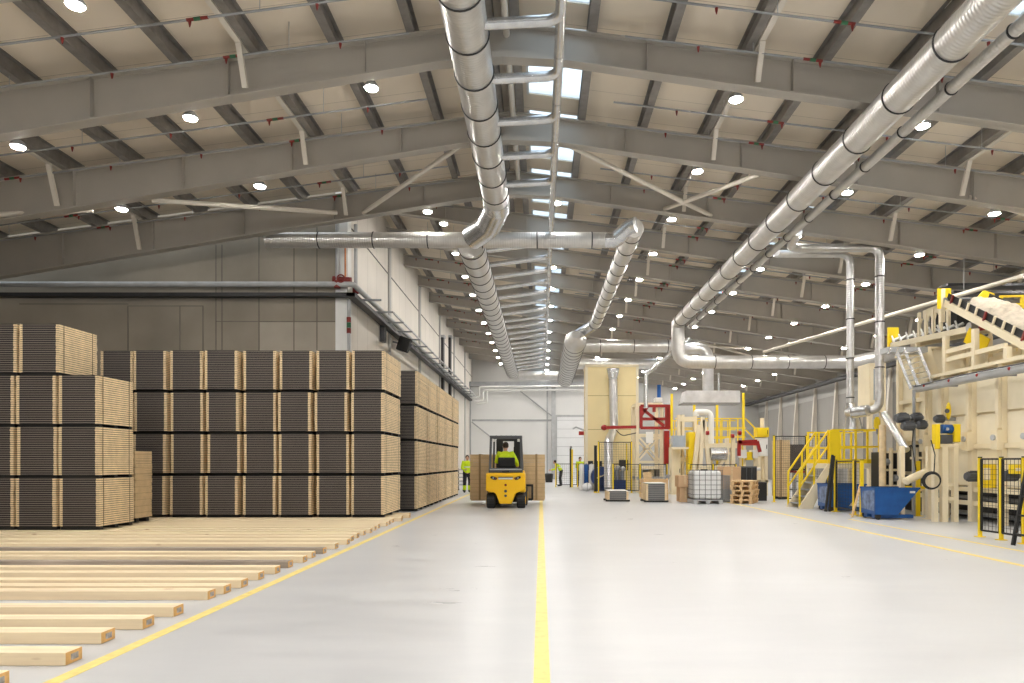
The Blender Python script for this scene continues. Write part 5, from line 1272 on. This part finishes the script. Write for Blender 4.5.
MB().box((xa(936,d_),d_+.03,za(447,d_)),(xa(960,d_),d_+.2,za(444.2,d_))).build('bed_plate', 'cream', r); MB().box((xa(943,d_),d_+.05,za(500,d_)),(xa(959,d_),d_+.12,za(497,d_))).build('tie_rail', 'cream', r); MB().box((xa(943,d_),d_+.05,za(486,d_)),(xa(959,d_),d_+.12,za(484,d_))).build('tie_rail', 'cream', r)
r = thing('belt_guard', 'small yellow rounded guard on the panel above the blue motor', 'guard', P(948.5,411,16.0))
MB().ball(P(948.5,411,15.9),(.055,.05,.20),16,12).build('guard_shell', 'yellow', r); MB().tube([P(947,411,15.84),P(947,411,15.9)],.05,12).build('hub', 'char', r)
motor('small dark motor beside the little yellow belt guard', 940, 419, 16.0, .075, .26, mount=(.36,0,0))
motor('black motor with fins in front of the cladding, beside the first fence post', 974, 476.5, 14.85, .095, .36, mount=(.3,0,0))
motor('black motor behind the fence mesh beside the leaning ladder', 1011, 476, 13.75, .09, .36, mount=(.3,0,0))
for i,(px,d_) in enumerate(((987,14.55),(1019,13.45))):
    r = thing('yellow_guard', ['tall yellow guard box behind the first fence post','yellow guard box behind the fence, by the ladder'][i], 'guard', P(px,476,d_)); MB().box(P(px-4,488 if i==0 else 474,d_),P(px+4,464,d_+.2)).build('guard_shell', 'yellow', r, .015); MB().box(P(px-3,480 if i==0 else 471,d_-.015),P(px+3,468,d_-.002)).build('cover_plate', 'cream', r)
r = thing('chute_pipe', 'cream pipe stub slanting out of the machine above the skip', 'pipe', P(920,474,15.9)); MB().tube([P(905,481.5,15.7),P(906,481,15.72),P(936,467,16.2)],[.06,.085,.085],18).build('pipe', 'cream', r); MB().torus(P(906,481,15.72),(.9,.2,.4),.085,.015).build('end_rim', 'cream', r)
r = thing('hose_coil', 'black hose coiled in a ring hanging on the cream post', 'hose', P(932.5,481,15.0)); 
for k in range(3): MB().torus(P(932.5,481,15.0)+V((0,.02*k,.005*k)),(.15,1,.1),.16+.012*k,.016).build('hose_loop', 'black', r)
MB().tube([P(934,473,15.0),P(935,455,15.1),P(931,440,15.15)],.012,8).build('hose_tail', 'black', r)
for px,w_,t in ((903,.09,'cream post under the silver chute'),(930.5,.12,'cream post behind the hose coil')):
    r = thing('machine_post', t, 'post', (xa(px,15.9),15.9,0)); MB().box((xa(px,15.9)-w_/2,15.9,.012),(xa(px,15.9)+w_/2,16.0,za(446,15.9))).build('post', 'cream', r); MB().box((xa(px,15.9)-w_,15.86,.001),(xa(px,15.9)+w_,16.04,.012)).build('base_plate', 'cream', r)
r = thing('barrier_post', 'thick yellow post between the skip and the hose coil', 'post', (xa(918.5,16.8),16.8,0)); MB().box((xa(916.5,16.8),16.8,.012),(xa(920.5,16.8),16.9,za(461,16.8))).build('post', 'yellow', r); MB().box((xa(914,16.8),16.75,.001),(xa(923,16.8),16.95,.012)).build('base_plate', 'yellow', r)
MB().box((xa(905,16.8),16.82,za(489,16.8)),(xa(930,16.8),16.88,za(486,16.8))).build('cross_rail', 'yellow', r)
# leaning ladder at the picture edge
r = thing('leaning_ladder', 'black ladder leaning on the low fence at the machine corner', 'ladder', (7.4,10.6,0))
for k in (0,.36): MB().bar((7.25,10.75-k,.02),(7.58,10.75-k,1.9),.05,.04,(0,1,0)).build('side_rail', 'black', r)
for i in range(6):
    f = (i+.6)/6.5; MB().bar((7.25+.33*f,10.75,.02+1.88*f),(7.25+.33*f,10.39,.02+1.88*f),.035,.03).build('rung', 'black', r)
# corner stuff by the end wall
r = thing('black_bin', 'small black bin by the end wall door', 'bin', (xa(548.5,44),44,0)); MB().tube([(xa(549,44),44,.02),(xa(549,44),44,.55)],[.22,.27],18).build('bin_body', 'black', r); MB().tube([(xa(549,44),44,.55),(xa(549,44),44,.6)],[.28,.2],18).build('lid', 'char', r)
